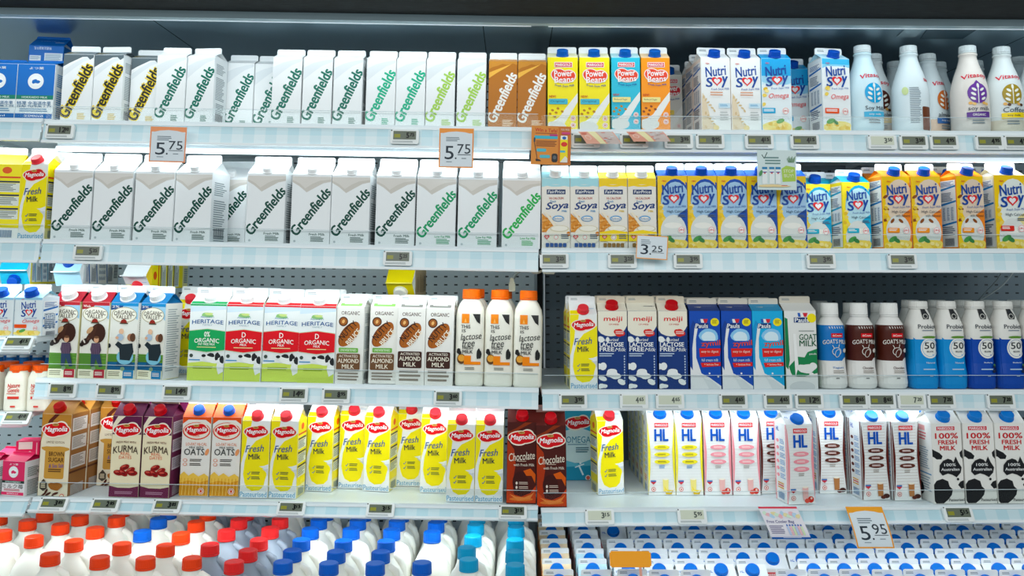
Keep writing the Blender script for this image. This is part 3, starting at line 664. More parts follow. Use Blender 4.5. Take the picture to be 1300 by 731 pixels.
# Zymil
def zymil(bg, dk):
    a = Art(); a.rect(0, 0, 100, H, bg); a.blob(62, 80, 30, 24, '#8fc6ea', 1, 16, .1); a.blob(62, 84, 22, 18, '#d8ecf5', 1, 16, .1); a.poly([(30, 96), (100, 96), (100, 122), (30, 126)], bg)
    a.poly([(12, 30), (22, 44), (16, 90), (14, 130), (24, 180), (30, 210), (8, 210), (0, 180), (0, 60)], dk); a.poly([(18, 44), (30, 40), (20, 90), (20, 150), (36, 200), (60, 212), (100, 240), (100, H-1), (0, H-1), (0, 178), (8, 190), (8, 120)], '#e9eaea')
    a.poly([(36, 206), (50, 218), (70, 222), (100, 250), (100, H-1), (60, H-1)], '#dcdfe0'); a.ell(62, 200, 3, 3, '#f0f0f0'); a.ell(90, 210, 3, 3, '#f0f0f0')
    a.rect(18, 40, 62, 56, '#17356f'); a.text('Pauls', 40, 48, 40, 14, '#f4f5f5', 0, .04); a.poly([(36, 26), (44, 26), (48, 38), (38, 38)], '#e9ecee'); a.poly([(44, 26), (60, 26), (56, 38), (48, 38)], '#cf3440'); a.poly([(28, 26), (36, 26), (38, 38), (30, 38)], '#2f5fb0')
    a.ell(82, 36, 14, 13, '#f2df3a'); a.lines(74, 30, 90, 42, 3, '#8a7a2a', frac=.2)
    a.text('zymil', 68, 106, 62, 22, '#e0502a', 4, .03, 0, 3); a.poly([(30, 120), (100, 120), (96, 144), (32, 148)], '#d9322f'); a.text('easy to digest', 64, 131, 56, 10, '#f6d8d0', 0, .01, .1); a.text('full cream milk', 64, 157, 54, 9, '#e4eef4'); a.poly([(34, 166), (98, 164), (98, 176), (38, 180)], '#d9322f'); a.text('+ lactose free', 68, 171, 46, 7, '#f6dcd4')
    return a
zs = Art().rect(0, 0, 100, H, '#1b49a0').lines(16, 30, 84, 200, 20, '#9fb7dc')
MG('zymil', 'royal blue milk carton with white splash', zymil('#1d4fae', '#16408f'), '#1d4fae', '#1b49a0', '#2a3f78', w=.0735, hb=.184, sl=.015, fin=.014, seam='#d9d2c4', infold='#1b3f8c', left=zs, cap=None, slope=Art().poly([(14, 12), (34, 10), (52, 18), (40, 28), (20, 24)], '#d9d4c8').lines(50, 12, 90, 20, 2, '#7f93b8'))
zs2 = Art().rect(0, 0, 100, H, '#1d93c4').lines(16, 30, 84, 200, 20, '#bfe0ee')
MG('zymil_light', 'light blue milk carton with white splash', zymil('#35aadb', '#2292c8'), '#35aadb', '#1d93c4', '#3b8fb8', w=.0735, hb=.184, sl=.015, fin=.014, seam='#d9d2c4', infold='#1d86b4', left=zs2, cap=None, slope=Art().poly([(14, 12), (34, 10), (52, 18), (40, 28), (20, 24)], '#d9d4c8').lines(50, 12, 90, 20, 2, '#7fb0c8'))
a = Art(); a.rect(0, 0, 100, H, '#e7e6e2'); a.poly([(0, 20), (10, 24), (14, 150), (4, 200), (0, 200)], '#1c7a4a'); a.poly([(10, 170), (40, 140), (60, 142), (70, 126), (100, 116), (100, 190), (60, 200), (20, 200)], '#1f7f4c')
a.rect(30, 20, 80, 36, '#17356f'); a.text('Pauls', 55, 28, 44, 13, '#f4f5f5', 0, .04); a.poly([(50, 6), (58, 6), (62, 18), (52, 18)], '#f0f0f0'); a.poly([(58, 6), (74, 6), (70, 18), (62, 18)], '#cf3440'); a.poly([(42, 6), (50, 6), (52, 18), (44, 18)], '#2f5fb0'); a.ell(86, 22, 14, 14, '#f2df3a')
a.text('GOAT', 72, 80, 54, 18, '#1b5a3c', 0, .03); a.text('MILK', 72, 99, 54, 18, '#1b5a3c', 0, .03); a.lines(44, 60, 94, 66, 1, '#9aa09c'); a.poly([(26, 70), (34, 70), (40, 170), (30, 200), (28, 150)], '#f2f2ef')
a.blob(64, 176, 26, 16, '#e9eae6', 3, 16, .25); a.ell(86, 168, 12, 10, '#e9eae6', 20); a.ell(80, 196, 8, 8, '#e9eae6'); a.text('pauls', 86, 132, 22, 7, '#eef2ee', 0, .03); a.poly([(0, 170), (20, 196), (60, 206), (100, 200), (100, H-1), (0, H-1)], '#e4e5e3'); a.ell(50, 232, 40, 18, '#d2d5d5')
MG('goat_carton', 'white and green goat milk carton', a, '#e7e6e2', '#1c6f42', '#e2e0da', w=.077, hb=.184, sl=.018, fin=.016, seam='#cfc8ba', infold='#d8d4ca', left=Art().rect(0, 0, 100, H, '#1c6f42').lines(20, 30, 80, 170, 18, '#a9cdb6'), cap=None)
# HL
def hl(band, oval, kind, H):
    a = Art(); a.rect(0, 0, 100, H, '#eef0ee')
    for i in range(24): a.rect(10, 8+i*10, 90, 8.9+i*10, '#dcdfdd' if band != '#5a1d16' else '#b9a89f')
    for sgn in (0, 1):
        X = lambda x: x if not sgn else 100 - x
        a.poly([(X(0), 10), (X(3), 20), (X(10), 120), (X(8), 180), (X(2), H-20), (X(0), H-10)], band)
    a.rect(26, 14, 78, 30, '#d8383f'); a.text('MARIGOLD', 52, 22, 46, 9, '#fbeeee', 0, .04)
    a.text('HL', 51, 58, 52, 44, '#1d57b4', 0, .075, 0, 2)
    for i in range(3): a.ell(52, 102+i*26, 29, 8.5, oval); a.lines(36, 99+i*26, 68, 106+i*26, 2, '#7a6a2a' if kind == 'banana' else '#f6e2de', frac=.1)
    a.lines(40, 168, 62, 180, 2, '#4f86b8' if kind == 'banana' else '#a09a92', frac=.1)
    a.heart(18, H-46, 20, 16, '#c9404a'); a.rect(8, H-54, 28, H-49, '#3f79b8'); a.ell(18, H-22, 8, 8, '#cf5a4a'); a.ell(18, H-22, 6, 6, '#f0ece8'); a.ell(18, H-22, 2.5, 3.5, '#cf5a4a')
    a.poly([(52, H-58), (74, H-58), (72, H-14), (54, H-14)], {'banana': '#efe08a', 'berry': '#eab9b4', 'choc': '#b37a4c'}[kind]); a.ell(63, H-58, 11, 3, '#f6f0e0')
    if kind == 'banana':
        a.poly([(56, H-22), (64, H-12), (80, H-10), (92, H-20), (84, H-4), (64, H-4)], '#d6b52e'); a.poly([(58, H-34), (66, H-20), (90, H-18), (74, H-14), (60, H-20)], '#f0d742')
    elif kind == 'berry': a.ell(82, H-16, 11, 11, '#c9382f'); a.ell(68, H-12, 9, 8, '#d9584a'); a.ell(84, H-20, 4, 4, '#f0c8b8')
    else: a.ell(84, H-14, 12, 8, '#3f1a10'); a.ell(72, H-10, 9, 6, '#5a2616')
    return a
def hl_side(band, H):
    a = Art(); a.rect(4, 6, 96, H-6, '#e9eceb'); a.rect(0, 0, 8, H, band); a.rect(92, 0, 100, H, band); a.text('HL', 30, 22, 24, 16, '#1d57b4', 0, .06)
    for i in range(6): a.ell(28, 64+i*24, 11, 6, band); a.lines(46, 56+i*24, 88, 74+i*24, 3, '#7fa6cc', seed=i)
    for i in range(3): a.rect(24, H-66+i*8, 70, H-62+i*8, ('#d8a02f', '#c8453c', '#d8a02f')[i])
    for i in range(10): a.rect(26+i*5, H-34, 28.5+i*5, H-10, '#3f79a8')
    return a
hcap = ('#1c70cc', .0145, .006, .66)
hs = Art().text('HL', 14, 28, 14, 12, '#2b6fc0', 0, .06)
HH = Hof(.066, .181)
for k, ds, band, oval, kd in (('hl_banana', 'yellow edged banana milk carton', '#efe24a', '#f0e24a', 'banana'), ('hl_berry', 'pink edged strawberry milk carton', '#ee9aa2', '#ef9aa4', 'berry'), ('hl_choc', 'brown edged chocolate milk carton', '#5a1d16', '#5a2a20', 'choc')):
    MG(k, ds, hl(band, oval, kd, HH), '#eef0ee', '#e9eceb', '#f1f3f3', w=.066, hb=.181, left=hl_side(band, HH), cap=hcap, slope=hs, infold='#e2e6e6')
# cow patterned fresh milk
a = Art(); H = Hof(.074, .182); a.rect(0, 0, 100, H, '#eceae4')
a.poly([(0, 80), (8, 84), (24, 92), (34, 102), (30, 112), (14, 112), (4, 104), (0, 104)], '#1c1d20'); a.poly([(100, 84), (90, 92), (92, 104), (100, 112)], '#1c1d20'); a.poly([(0, 190), (10, 178), (30, 172), (48, 180), (52, 196), (62, 206), (58, 222), (46, 236), (30, 248), (6, 248), (0, 240)], '#1c1d20'); a.poly([(100, 178), (88, 182), (80, 192), (90, 204), (100, 202)], '#1c1d20')
a.rect(16, 8, 80, 24, '#f4efec'); a.rect(18, 10, 78, 22, '#c9303c'); a.text('MARIGOLD', 48, 16, 52, 9, '#fbeeee', 0, .04); a.text('100%', 50, 39, 76, 18, '#c41f2c', 0, .06); a.text('FRESH', 52, 59, 62, 14, '#c41f2c', 0, .06); a.text('MILK', 52, 77, 52, 14, '#c41f2c', 0, .06)
a.poly([(22, 130), (34, 116), (50, 110), (62, 114), (68, 122), (76, 104), (84, 122), (94, 138), (90, 154), (76, 168), (62, 160), (48, 156), (30, 162), (20, 150)], '#1c1d20'); a.ell(80, 174, 4, 4, '#1c1d20')
a.text('100%', 56, 129, 38, 9, '#f0f0ee', 0, .03); a.text('Australian', 56, 143, 60, 9, '#f0f0ee', 0, .03)
a.text('Pasteurised', 72, H-9, 50, 9, '#3a3c40', 0, .01)
s = Art(); s.rect(0, 0, 100, H, '#e6e5e0'); s.rect(20, 12, 60, 28, '#dfa0a0'); s.lines(20, 34, 70, 62, 3, '#d4747a', frac=.2); s.lines(20, 80, 84, 150, 10, '#8ea0ac'); s.rect(10, 160, 90, 164, '#4f89b4'); s.lines(14, 172, 86, 220, 6, '#8ea0ac'); s.blob(6, 110, 16, 14, '#1c1d20', 3); s.blob(10, 220, 26, 30, '#1c1d20', 9)
MG('cow', 'fresh milk carton with black cow patches', a, '#eceae4', '#e6e5e0', '#eceae4', w=.073, hb=.182, left=s, infold='#dedcd6', seam='#a9adb2', cap=('#2a7fd0', .0145, .011, .62), slope=Art().blob(72, 26, 20, 13, '#1c1d20', 4))
# deep carton in the bottom well
HW = Hof(.070, .182)
def hl_red(H):
    a = Art(); a.rect(0, 0, 100, H, '#eceeed')
    for i in range(20): a.rect(8, 8+i*10, 92, 8.9+i*10, '#c9b4ae')
    a.poly([(0, 8), (12, 60), (12, 200), (0, H)], '#d7283a'); a.poly([(100, 8), (88, 60), (88, 200), (100, H)], '#d7283a')
    a.rect(20, 12, 80, 30, '#d8383f'); a.text('MARIGOLD', 50, 21, 54, 10, '#fbeeee', 0, .04); a.text('HL', 50, 62, 60, 50, '#1d4fa8', 0, .075); return a
MG('well_hl', 'white milk carton with flat blue cap', hl_red(HW), '#eceeed', '#e6e9e8', '#eff2f2', w=.070, hb=.182, left=hl_side('#d7283a', HW), right=hl_side('#d7283a', HW), cap=('#1c74d0', .0150, .007, .42), slope=hs, infold='#e2e6e6', sl=.026, fin=.0125)
MG('well_orange', 'white and orange milk carton with flat blue cap', hl_red(HW), '#eceeed', '#ee8a34', '#f4dcb8', w=.070, hb=.182, cap=('#1c74d0', .0150, .007, .42), slope=Art().rect(0, 14, 100, 40, '#f2a552'), infold='#ee8a34', sl=.026, fin=.0125)
MG('well_cyan', 'white milk carton with pale blue gable and blue cap', hl_red(HW), '#cfe9f2', '#2fa6c6', '#c8e8f1', w=.070, hb=.182, cap=('#1c74d0', .0150, .007, .42), infold='#2fa6c6', sl=.026, fin=.0125)
# organic valley
def valley(red):
    H = Hof(.068, .180); a = Art(); a.rect(0, 0, 100, 120, '#e6e6de'); a.poly([(30, 0), (100, 0), (100, 60), (60, 30)], '#9fc7de'); a.rect(0, 0, 100, 12, '#b03038' if red else '#2f86bd')
    a.poly([(0, 10), (46, 10), (40, 20), (0, 26)], '#a8242e' if red else '#1f4a86'); a.text('Whole' if red else '2%', 18, 14, 26, 8, '#f2ece4', 0, .03)
    a.rect(0, 120, 100, 210, '#e2dfd4'); a.rect(0, 178, 100, H, '#5f8f3a'); a.lines(2, 182, 98, 214, 6, '#3f6f2a', frac=.2)
    a.ell(50, 42, 45, 27, '#9a8f5a', 0, 30); a.ell(50, 42, 43, 25, '#f1eee0', 0, 30); a.text('ORGANIC', 50, 34, 74, 15, '#4a3f2a', 0, .02, 0, 2, .3); a.text('VALLEY', 50, 50, 60, 14, '#4a3f2a', 0, .02, 0, 2, -.2); a.poly([(38, 68), (42, 60), (50, 57), (58, 60), (62, 68), (58, 74), (42, 74)], '#8f2a22'); a.rect(36, 70, 66, 74, '#4a3f2a')
    if red:
        a.ell(64, 108, 27, 34, '#3a1d14'); a.poly([(44, 84), (62, 78), (50, 120), (30, 140), (18, 134)], '#46261a'); a.ell(34, 98, 15, 8, '#c39a72', -48); a.ell(20, 138, 17, 11, '#2c1711', -28); a.ell(8, 148, 8, 7, '#1f110d'); a.ell(30, 128, 6, 3, '#5a3a2a', -60); a.ell(16, 136, 3, 8, '#d8cfc2', -30)
        a.ell(60, 130, 9, 11, '#d9a684'); a.ell(60, 122, 9, 4.5, '#6a4630'); a.poly([(44, 142), (74, 142), (80, 166), (74, 182), (46, 182), (40, 164)], '#4c3a50'); [a.line(46 + 6*i, 144, 44 + 6.6*i, 180, 1, '#8a6f86') for i in range(5)]; a.poly([(44, 180), (76, 180), (88, 222), (76, 224), (62, 194), (58, 222), (46, 222)], '#2c3f5c')
    else:
        a.rect(0, 206, 100, 232, '#1f5f8a'); a.poly([(38, 200), (80, 196), (96, 216), (30, 222)], '#1f4a6a'); a.ell(62, 188, 30, 26, '#7fb9cc'); a.poly([(34, 134), (50, 144), (86, 140), (92, 170), (80, 200), (44, 198), (40, 160), (24, 146)], '#1f2a30'); a.ell(78, 120, 12, 13, '#a8755a'); a.ell(86, 120, 10, 15, '#5a3a28')
        a.ell(44, 100, 9, 10, '#e0b899'); a.ell(40, 120, 13, 12, '#a9b9c9'); a.ell(30, 122, 6, 5, '#d8a888'); a.ell(2, 150, 8, 8, '#23282a')
    a.rect(0, H-32, 100, H-1, '#eee8cf'); a.lines(6, H-26, 48, H-8, 3, '#8a8468', frac=.1); a.rect(58, H-32, 96, H-3, '#b02c3a' if red else '#2f7fb0'); a.lines(62, H-24, 90, H-10, 3, '#f0e4dc', frac=.1); a.ell(56, H-36, 8, 7, '#7f9a7a')
    return a
vs = Art().rect(0, 0, 100, 262, '#e8e2b8').lines(20, 120, 80, 240, 16, '#6f6a48').rect(0, 0, 100, 10, '#b9ae6a')
vs2 = Art().rect(0, 0, 100, 262, '#eceae4').lines(14, 20, 86, 240, 28, '#a3aaa9')
MG('valley_red', 'red topped organic carton with cow and boy', valley(True), '#e6e6de', '#e8e2b8', '#a82834', w=.068, hb=.180, left=vs, right=vs, infold='#8f2430', cap=('#f2f2ef', .0165, .014, .55), sl=.024)
MG('valley_blue', 'blue topped organic carton with woman and baby', valley(False), '#e6e6de', '#e8e2b8', '#2a76ac', w=.068, hb=.180, left=vs, right=vs2, infold='#23628f', cap=('#f2f2ef', .0165, .014, .55), sl=.024)
# heritage
def heritage(col, t1, t2):
    H = Hof(.0870, .181); a = Art(); a.rect(0, 0, 100, H, '#e9edec'); a.poly([(0, 4), (100, 0), (100, 14), (0, 22)], '#cfe0ea'); a.rect(0, 0, 100, 5, col)
    a.blob(48, 30, 16, 6, '#8fbf7a', 2); a.blob(52, 27, 10, 4, '#c9d98a', 3); a.text("Alexandre's", 48, 35, 38, 5, '#4a86a0', 0, .01, .2); a.text('HERITAGE', 50, 47, 86, 11, '#1f558f', 0, .03, 0, 2, .3); a.text('FAMILY', 50, 57, 26, 4, '#7f9aa8')
    a.poly([(0, 72), (50, 66), (100, 72), (100, 126), (50, 132), (0, 126)], '#cfd8c0'); a.poly([(0, 74), (50, 68), (100, 74), (100, 124), (50, 130), (0, 124)], col)
    a.text(t1, 50, 82, 16 if t1 != 'D' else 11, 14, '#f6f4ee', 0, .03); a.text('ORGANIC', 50, 98, 68, 12, '#f6f4ee', 0, .025, 0, 2, .2); a.text(t2, 50, 109, 46 if len(t2) > 5 else 18, 6, '#f6f4ee', 0, .03); a.rect(24, 116, 76, 118, '#e9dca0')
    a.poly([(0, 160), (40, 156), (100, 162), (100, H-1), (0, H-1)], '#c5d764'); a.lines(16, 168, 70, 178, 2, '#8aa23c', frac=.1)
    a.blob(70, 148, 20, 13, '#eef0ec', 3); a.blob(64, 138, 9, 6, '#1f2224', 1); a.blob(82, 142, 7, 12, '#1f2224', 4); a.poly([(84, 146), (100, 140), (100, 182), (86, 190), (80, 170)], '#e6e9e6'); a.blob(94, 150, 7, 9, '#1f2224', 6); a.ell(44, 140, 6, 4, '#1f2224'); a.ell(10, 140, 5, 5, '#3f4a44'); a.lines(4, 150, 50, 156, 1, '#4f8fc0')
    return a
HT = Hof(.0870, .181)
for k, ds, c, t1, t2 in (('heritage_green', 'large organic milk carton with green band', '#1f9a55', '0%', 'FAT FREE MILK'), ('heritage_red', 'large organic milk carton with red band', '#d5202f', 'D', 'MILK')):
    MG(k, ds, heritage(c, t1, t2), '#e9edec', '#e9edec', '#eceff0', w=.0870, hb=.181, sl=.020, fin=.018, cap=('#eef0ef', .0145, .010, .62), slope=Art().poly([(0, 40), (100, 40), (100, 60), (0, 60)], c), left=side_print(H=HT), infold='#c9d2a0')
# nutty bruce
def nutty(green):
    H = Hof(.0672, .181); a = Art(); a.rect(0, 0, 100, H, '#eae8e2'); a.text('ORGANIC', 50, 22, 66, 13, '#4a3426', 0, .02)
    a.ell(25, 52, 17, 17, '#4a2c1c'); a.ell(25, 52, 13, 13, '#9a5a2c'); a.ell(25, 52, 5, 7, '#e0b070', 20); a.ell(47, 96, 27, 52, '#7a3f1c', 38, 30); a.ell(49, 97, 25, 50, '#a55e28', 38, 30)
    for i in range(5): a.line(22+i*9, 132-i*4, 40+i*9, 66-i*4+8, 1.2, '#7a3f1c')
    a.text('NUTTY', 43, 83, 78, 22, '#2f1a10', 48, .03, 0, 2); a.text('BRUCE', 63, 105, 66, 19, '#f2ead8', 50, .04, 0, 2)
    c = '#6b4a30' if green else '#3c2019'
    if green: a.rect(12, 144, 82, 160, '#6fae4a', 3); a.text('UNSWEETENED', 47, 152, 58, 8, '#e8f2da', 0, .01)
    y = 164 if green else 152
    a.rect(5, y, 90, y+58, c, 5); a.text('ACTIVATED', 48, y+9, 68, 9, '#efe6d6', 0, .02); a.text('ALMOND', 48, y+25, 76, 15, '#f2ead8', 0, .03); a.text('MILK', 48, y+45, 44, 15, '#f2ead8', 0, .03)
    a.lines(12, y+66, 88, H-8, 3, '#8a8074', frac=.15); return a
HN = Hof(.0672, .181)
for k, ds, g in (('nutty_green', 'almond milk carton with green top', True), ('nutty_brown', 'almond milk carton with grey top', False)):
    gc = '#8fc76a' if g else '#8b8a84'
    MG(k, ds, nutty(g), '#eae8e2', '#e4e4de', '#e8e8e4', w=.0672, hb=.181, sl=.017, fin=.012, cap=None, left=side_print(H=HN), slope=Art().rect(10, 14, 88, 50, gc, 3).lines(22, 22, 76, 42, 2, '#e9ece4', frac=.1), name='almond_milk_carton', cat='almond milk carton', infold='#dcdcd4')
# strawberry squat carton
carton('strawberry', 'squat pink and white strawberry milk carton', .062, .078, .012, .004, body='#f2eff0', gable='#e0406a', seam='#e0406a', infold='#c9305a', front=hokkaido('#e0406a', '#155', .062, .078, 'よつ葉', 'ミルク苺', 'STRAWBERRY'), left=side_print('#b8607a', H=125, bar=False), right=side_print('#5a6f60', H=125, bar=False))
carton('strawberry_flat', 'pink strawberry milk carton lying on its side', .050, .052, .010, .003, d=.052, body='#d83a64', gable='#e0406a', seam='#e0406a', front=Art().rect(0, 0, 100, 104, '#d83a64').rect(4, 30, 38, 92, '#e9dcd6').heart(58, 44, 22, 22, '#f4dfe2', '#d83a64').lines(8, 8, 80, 16, 1, '#f2c8d2'))

# small soya carton of the raised side shelf and a plain yellow one lying on its back
a = Art(); a.rect(0, 0, 100, 8, '#9fd2ea'); nutri_logo(a, 52, 38, .74); a.text('Omega', 62, 80, 60, 16, '#e04b4b', 3, -.005, .3, 2); a.rect(4, 90, 48, 102, '#ea5a33', 2); a.blob(50, 119, 54, 9, '#f1e08a', 5, 18, .12); beans(a, 6, 94, 114, 122, 10, 4); a.ell(34, 111, 12, 5, '#5aa14f', -20); low_gi(a, 80, 102, '#d8393f', 9)
carton('ns_small', 'small white and blue soya carton', .0685, .088, .016, .014, front=a, body='#e9f1f3', side='#dfeaf0', gable='#a9daec', cap=('#1d4fae', .0145, .013, .66), left=nutri_side('#e6eef2', 152), right=nutri_side('#e6eef2', 152), name='soya_milk_carton', cat='soya milk carton')
carton('plain_yellow', 'plain yellow carton', .070, .12, .030, .010, front=Art().rect(0, 0, 100, 170, '#efd93a'), body='#efd93a', side='#c9b488', gable='#f2dd38', seam='#f4e46a', cap=('#f3f2ea', .0165, .010, .62), right=side_print('#8a7348', H=170))
# ------------------------------------------------------------------ bottles (artwork in metres: x from the middle, y = minus height)
def vita_prof():
    return [(0.0000, 0.0364, 0.0364, 2), (0.0042, 0.0412, 0.0412, 2), (0.0127, 0.0433, 0.0433, 2), (0.0901, 0.0433, 0.0433, 2), (0.1060, 0.0423, 0.0423, 2), (0.1251, 0.0385, 0.0385, 2), (0.1463, 0.0321, 0.0321, 2), (0.1654, 0.0251, 0.0251, 2), (0.1802, 0.0209, 0.0209, 2), (0.1908, 0.0193, 0.0193, 2), (0.1919, 0.0214, 0.0214, 2), (0.1950, 0.0214, 0.0214, 2), (0.1961, 0.0187, 0.0187, 2), (0.2014, 0.0187, 0.0187, 2)]
def vita(key, desc, disc, body, name, strip, wrap=None, lower=None, rear=False, purple=False, x0=0.0):
    a = Art()
    if lower: a.poly([(-.036, -.002), (.036, -.002), (.036, -.034), (0, -.042), (-.036, -.034)], lower)
    if rear:
        a.lines(-.018, -.108, .010, -.020, 20, '#8b99a2', frac=.3); a.rect(.010, -.062, .032, -.006, '#6a3a24', .003); a.text('Vitasoy', .030, -.128, .020, .012, '#d8344a', 10, .02, .2)
        a.ell(-.026, -.10, .006, .01, '#c9d8a0')
    else:
        a.text('Vitasoy', x0, -.137, .058, .014, '#d8344a', 4, .03, .15, 2, .25)
        if purple: a.poly([(x0-.002, -.126), (x0+.006, -.118), (x0-.004, -.1), (x0-.02, -.1), (x0-.012, -.112)], disc)
        a.ell(x0, -.094, .023, .0245, disc, 0, 28)
        w = '#eef1ea'
        a.line(x0, -.070, x0, -.108, .0022, w)
        for dx, dy, t in ((0, -.112, 90), (.009, -.103, -35), (-.009, -.103, 35), (.011, -.092, -35), (-.011, -.092, 35), (.012, -.081, -30), (-.012, -.081, 30)): a.ell(x0+dx, dy, .0062, .003, w, t, 10)
        if purple or name in ('Chocolate', 'Coffee'):
            for i, dx in enumerate((-.018, -.010, .012, .019)): a.ell(x0+dx, -.070 + .002*(i % 2), .0042, .0036, '#e3b067' if i % 2 == 0 else ('#4a2a18' if not purple else '#e8c07a'), 20, 10)
        a.text(name, x0+.002, -.056, .05, .012, '#3b4650', 0, .008, .1 if name not in ('soy milk', 'Soy Milk') else 0, 2)
        a.poly([(x0-.026, -.048), (x0+.026, -.050), (x0+.026, -.036), (x0-.026, -.034)], strip)
        a.text('ORGANIC' if purple else 'soy milk', x0, -.042, .03, .006, '#3a3a3a' if strip == '#f0d43a' else '#f2f2f2', 0, .02)
        a.lines(x0-.016, -.030, x0+.016, -.018, 2, '#8d979c', frac=.2)
    bottle(key, desc, vita_prof(), ('#dfe8ea', .0195, .014), a, base=body, name='soya_milk_bottle', cat='soya milk bottle', wrap=wrap, step=(.005, .005))
vita('vita_cyan', 'pale blue plastic bottle with bright blue leaf disc', '#2fa4d8', '#cfe6ee', 'Soy Milk', '#4fb3da', x0=.010)
vita('vita_choc', 'white plastic bottle with brown leaf disc', '#54291f', '#e2eaec', 'Chocolate', '#efd9a0', wrap=[(0, .03, '#d9d2c8')])
vita('vita_rear', 'white plastic bottle turned with small print forward', '#54291f', '#dce8ec', '', '#ffffff', rear=True)
vita('vita_almond', 'white and peach plastic bottle with orange leaf disc', '#c9703a', '#dce8ec', 'almond', '#3f6fae', wrap=[(0, .045, '#e6cdb8')], x0=.018)
vita('vita_purple', 'cream plastic bottle with purple leaf disc', '#6b3f98', '#e2dcd6', 'soy milk', '#5f3a8c', purple=True)
vita('vita_coffee', 'white plastic bottle with olive gold leaf disc', '#a08a34', '#dfe7e8', 'Coffee', '#f0d43a', wrap=[(0, .035, '#dcd6c6')])
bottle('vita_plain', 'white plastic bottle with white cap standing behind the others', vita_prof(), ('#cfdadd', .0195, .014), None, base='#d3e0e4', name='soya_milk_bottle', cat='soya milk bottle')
# lactose free milk, square shouldered, orange cap
a = Art()
a.rect(-.020, -.170, -.002, -.148, '#ef8a24'); a.poly([(-.014, -.150), (-.011, -.160), (-.008, -.150)], '#f6b96a'); a.poly([(.006, -.170), (.024, -.170), (.024, -.146), (.016, -.152)], '#242424')
a.text('THIS', -.010, -.140, .022, .0085, '#2a2a2a', 0, .03); a.text('IS', -.014, -.130, .009, .007, '#2a2a2a', 0, .03); a.text('lactose', .003, -.117, .050, .015, '#2a2a2a', 6, .005, .3, 3); a.text('free', -.003, -.101, .030, .017, '#2a2a2a', 6, .005, .3, 3)
a.text('FRESH', -.004, -.090, .024, .0065, '#2a2a2a', 0, .03); a.text('MILK', -.004, -.081, .024, .008, '#2a2a2a', 0, .04)
a.blob(-.024, -.081, .0055, .007, '#242424', 2); a.blob(.022, -.076, .005, .014, '#242424', 4); a.ell(-.018, -.064, .010, .012, '#5a3a1c'); a.ell(-.018, -.066, .008, .008, '#e0a04a'); a.rect(-.012, -.072, .004, -.052, '#ef8a24'); a.rect(-.012, -.058, .026, -.051, '#ef8a24'); a.lines(-.010, -.045, .016, -.038, 2, '#8a8a80', frac=.2)
bottle('lactose', 'square milk bottle with orange cap', [(0, .032, .032, 5), (.004, .0345, .0345, 5), (.165, .0345, .0345, 5), (.182, .032, .032, 4), (.196, .025, .025, 3), (.203, .020, .020, 2), (.209, .019, .019, 2)], ('#f0701c', .021, .018), a, base='#efece0', step=(.012, .02))
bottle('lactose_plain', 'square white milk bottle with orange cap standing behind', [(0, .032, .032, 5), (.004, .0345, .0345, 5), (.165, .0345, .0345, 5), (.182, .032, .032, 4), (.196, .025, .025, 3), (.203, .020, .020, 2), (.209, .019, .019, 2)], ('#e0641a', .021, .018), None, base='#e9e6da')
# goat milk bottles
def goat(key, desc, col, capc):
    a = Art(); a.poly([(-.036, -.064), (-.018, -.058), (0, -.056), (.014, -.062), (.022, -.072), (.034, -.074), (.036, -.002), (-.036, -.002)], '#eceae6')
    for i in range(6): a.line(-.012 + i*.006, -.147, -.010 + i*.006, -.142, .0015, '#e4e0da')
    a.rect(-.008, -.131, .020, -.121, '#d8242f'); a.text('deCosmo', .006, -.126, .022, .005, '#f8e8e4', 0, .03); a.text('GOAT’S MILK', .002, -.112, .056, .010, '#eee8e0', 0, .02, 0, 2, .3)
    a.ell(.004, -.088, .011, .010, '#e2dcd4'); a.ell(.004, -.088, .0095, .0085, col); a.ell(.006, -.084, .006, .010, '#e2dcd4', 20); a.ell(.006, -.084, .0048, .0088, col, 20); a.line(-.002, -.096, -.006, -.103, .0015, '#e2dcd4'); a.line(.008, -.097, .010, -.105, .0015, '#e2dcd4'); a.ell(.024, -.090, .005, .005, '#e2dcd4')
    a.text('Chocolate' if col == '#4c2018' else 'Yogurt', .006, -.050, .026, .006, col, 0, .01, .1); a.lines(-.006, -.044, .024, -.036, 2, '#a8a098', frac=.2); a.lines(-.001, -.027, .010, -.023, 1, '#6a6a6a')
    bottle(key, desc, [(0, 0.0299, 0.0299, 2.6), (.005, 0.0341, 0.0341, 2.6), (.014, 0.0351, 0.0351, 2.6), (.050, 0.0323, 0.0323, 2.5), (.066, 0.0313, 0.0313, 2.5), (.085, 0.0313, 0.0313, 2.5), (.1, 0.0323, 0.0323, 2.5), (.14, 0.0327, 0.0327, 2.3), (.150, 0.0313, 0.0313, 2.2), (.163, 0.0243, 0.0243, 2), (.170, 0.0201, 0.0201, 2), (.1705, 0.0210, 0.0210, 2), (.173, 0.0210, 0.0210, 2), (.1735, 0.0187, 0.0187, 2)],
           (capc, .0205, .028), a, base='#eceae6', wrap=[(.066, .150, col)], step=(.007, .012))
goat('goat_blue', 'white and blue goat milk bottle with white cap', '#2f78bd', '#efeeea')
goat('goat_brown', 'white and dark brown chocolate goat milk bottle', '#4c2018', '#efeeea')
bottle('goat_plain', 'plain white capped bottle behind the goat milk', [(0, 0.0299, 0.0299, 2.6), (.005, 0.0341, 0.0341, 2.6), (.14, 0.0327, 0.0327, 2.3), (.150, 0.0313, 0.0313, 2.2), (.163, 0.0243, 0.0243, 2), (.175, 0.0201, 0.0201, 2)], ('#cfd2ce', .0205, .024), None, base='#d6d8d4')
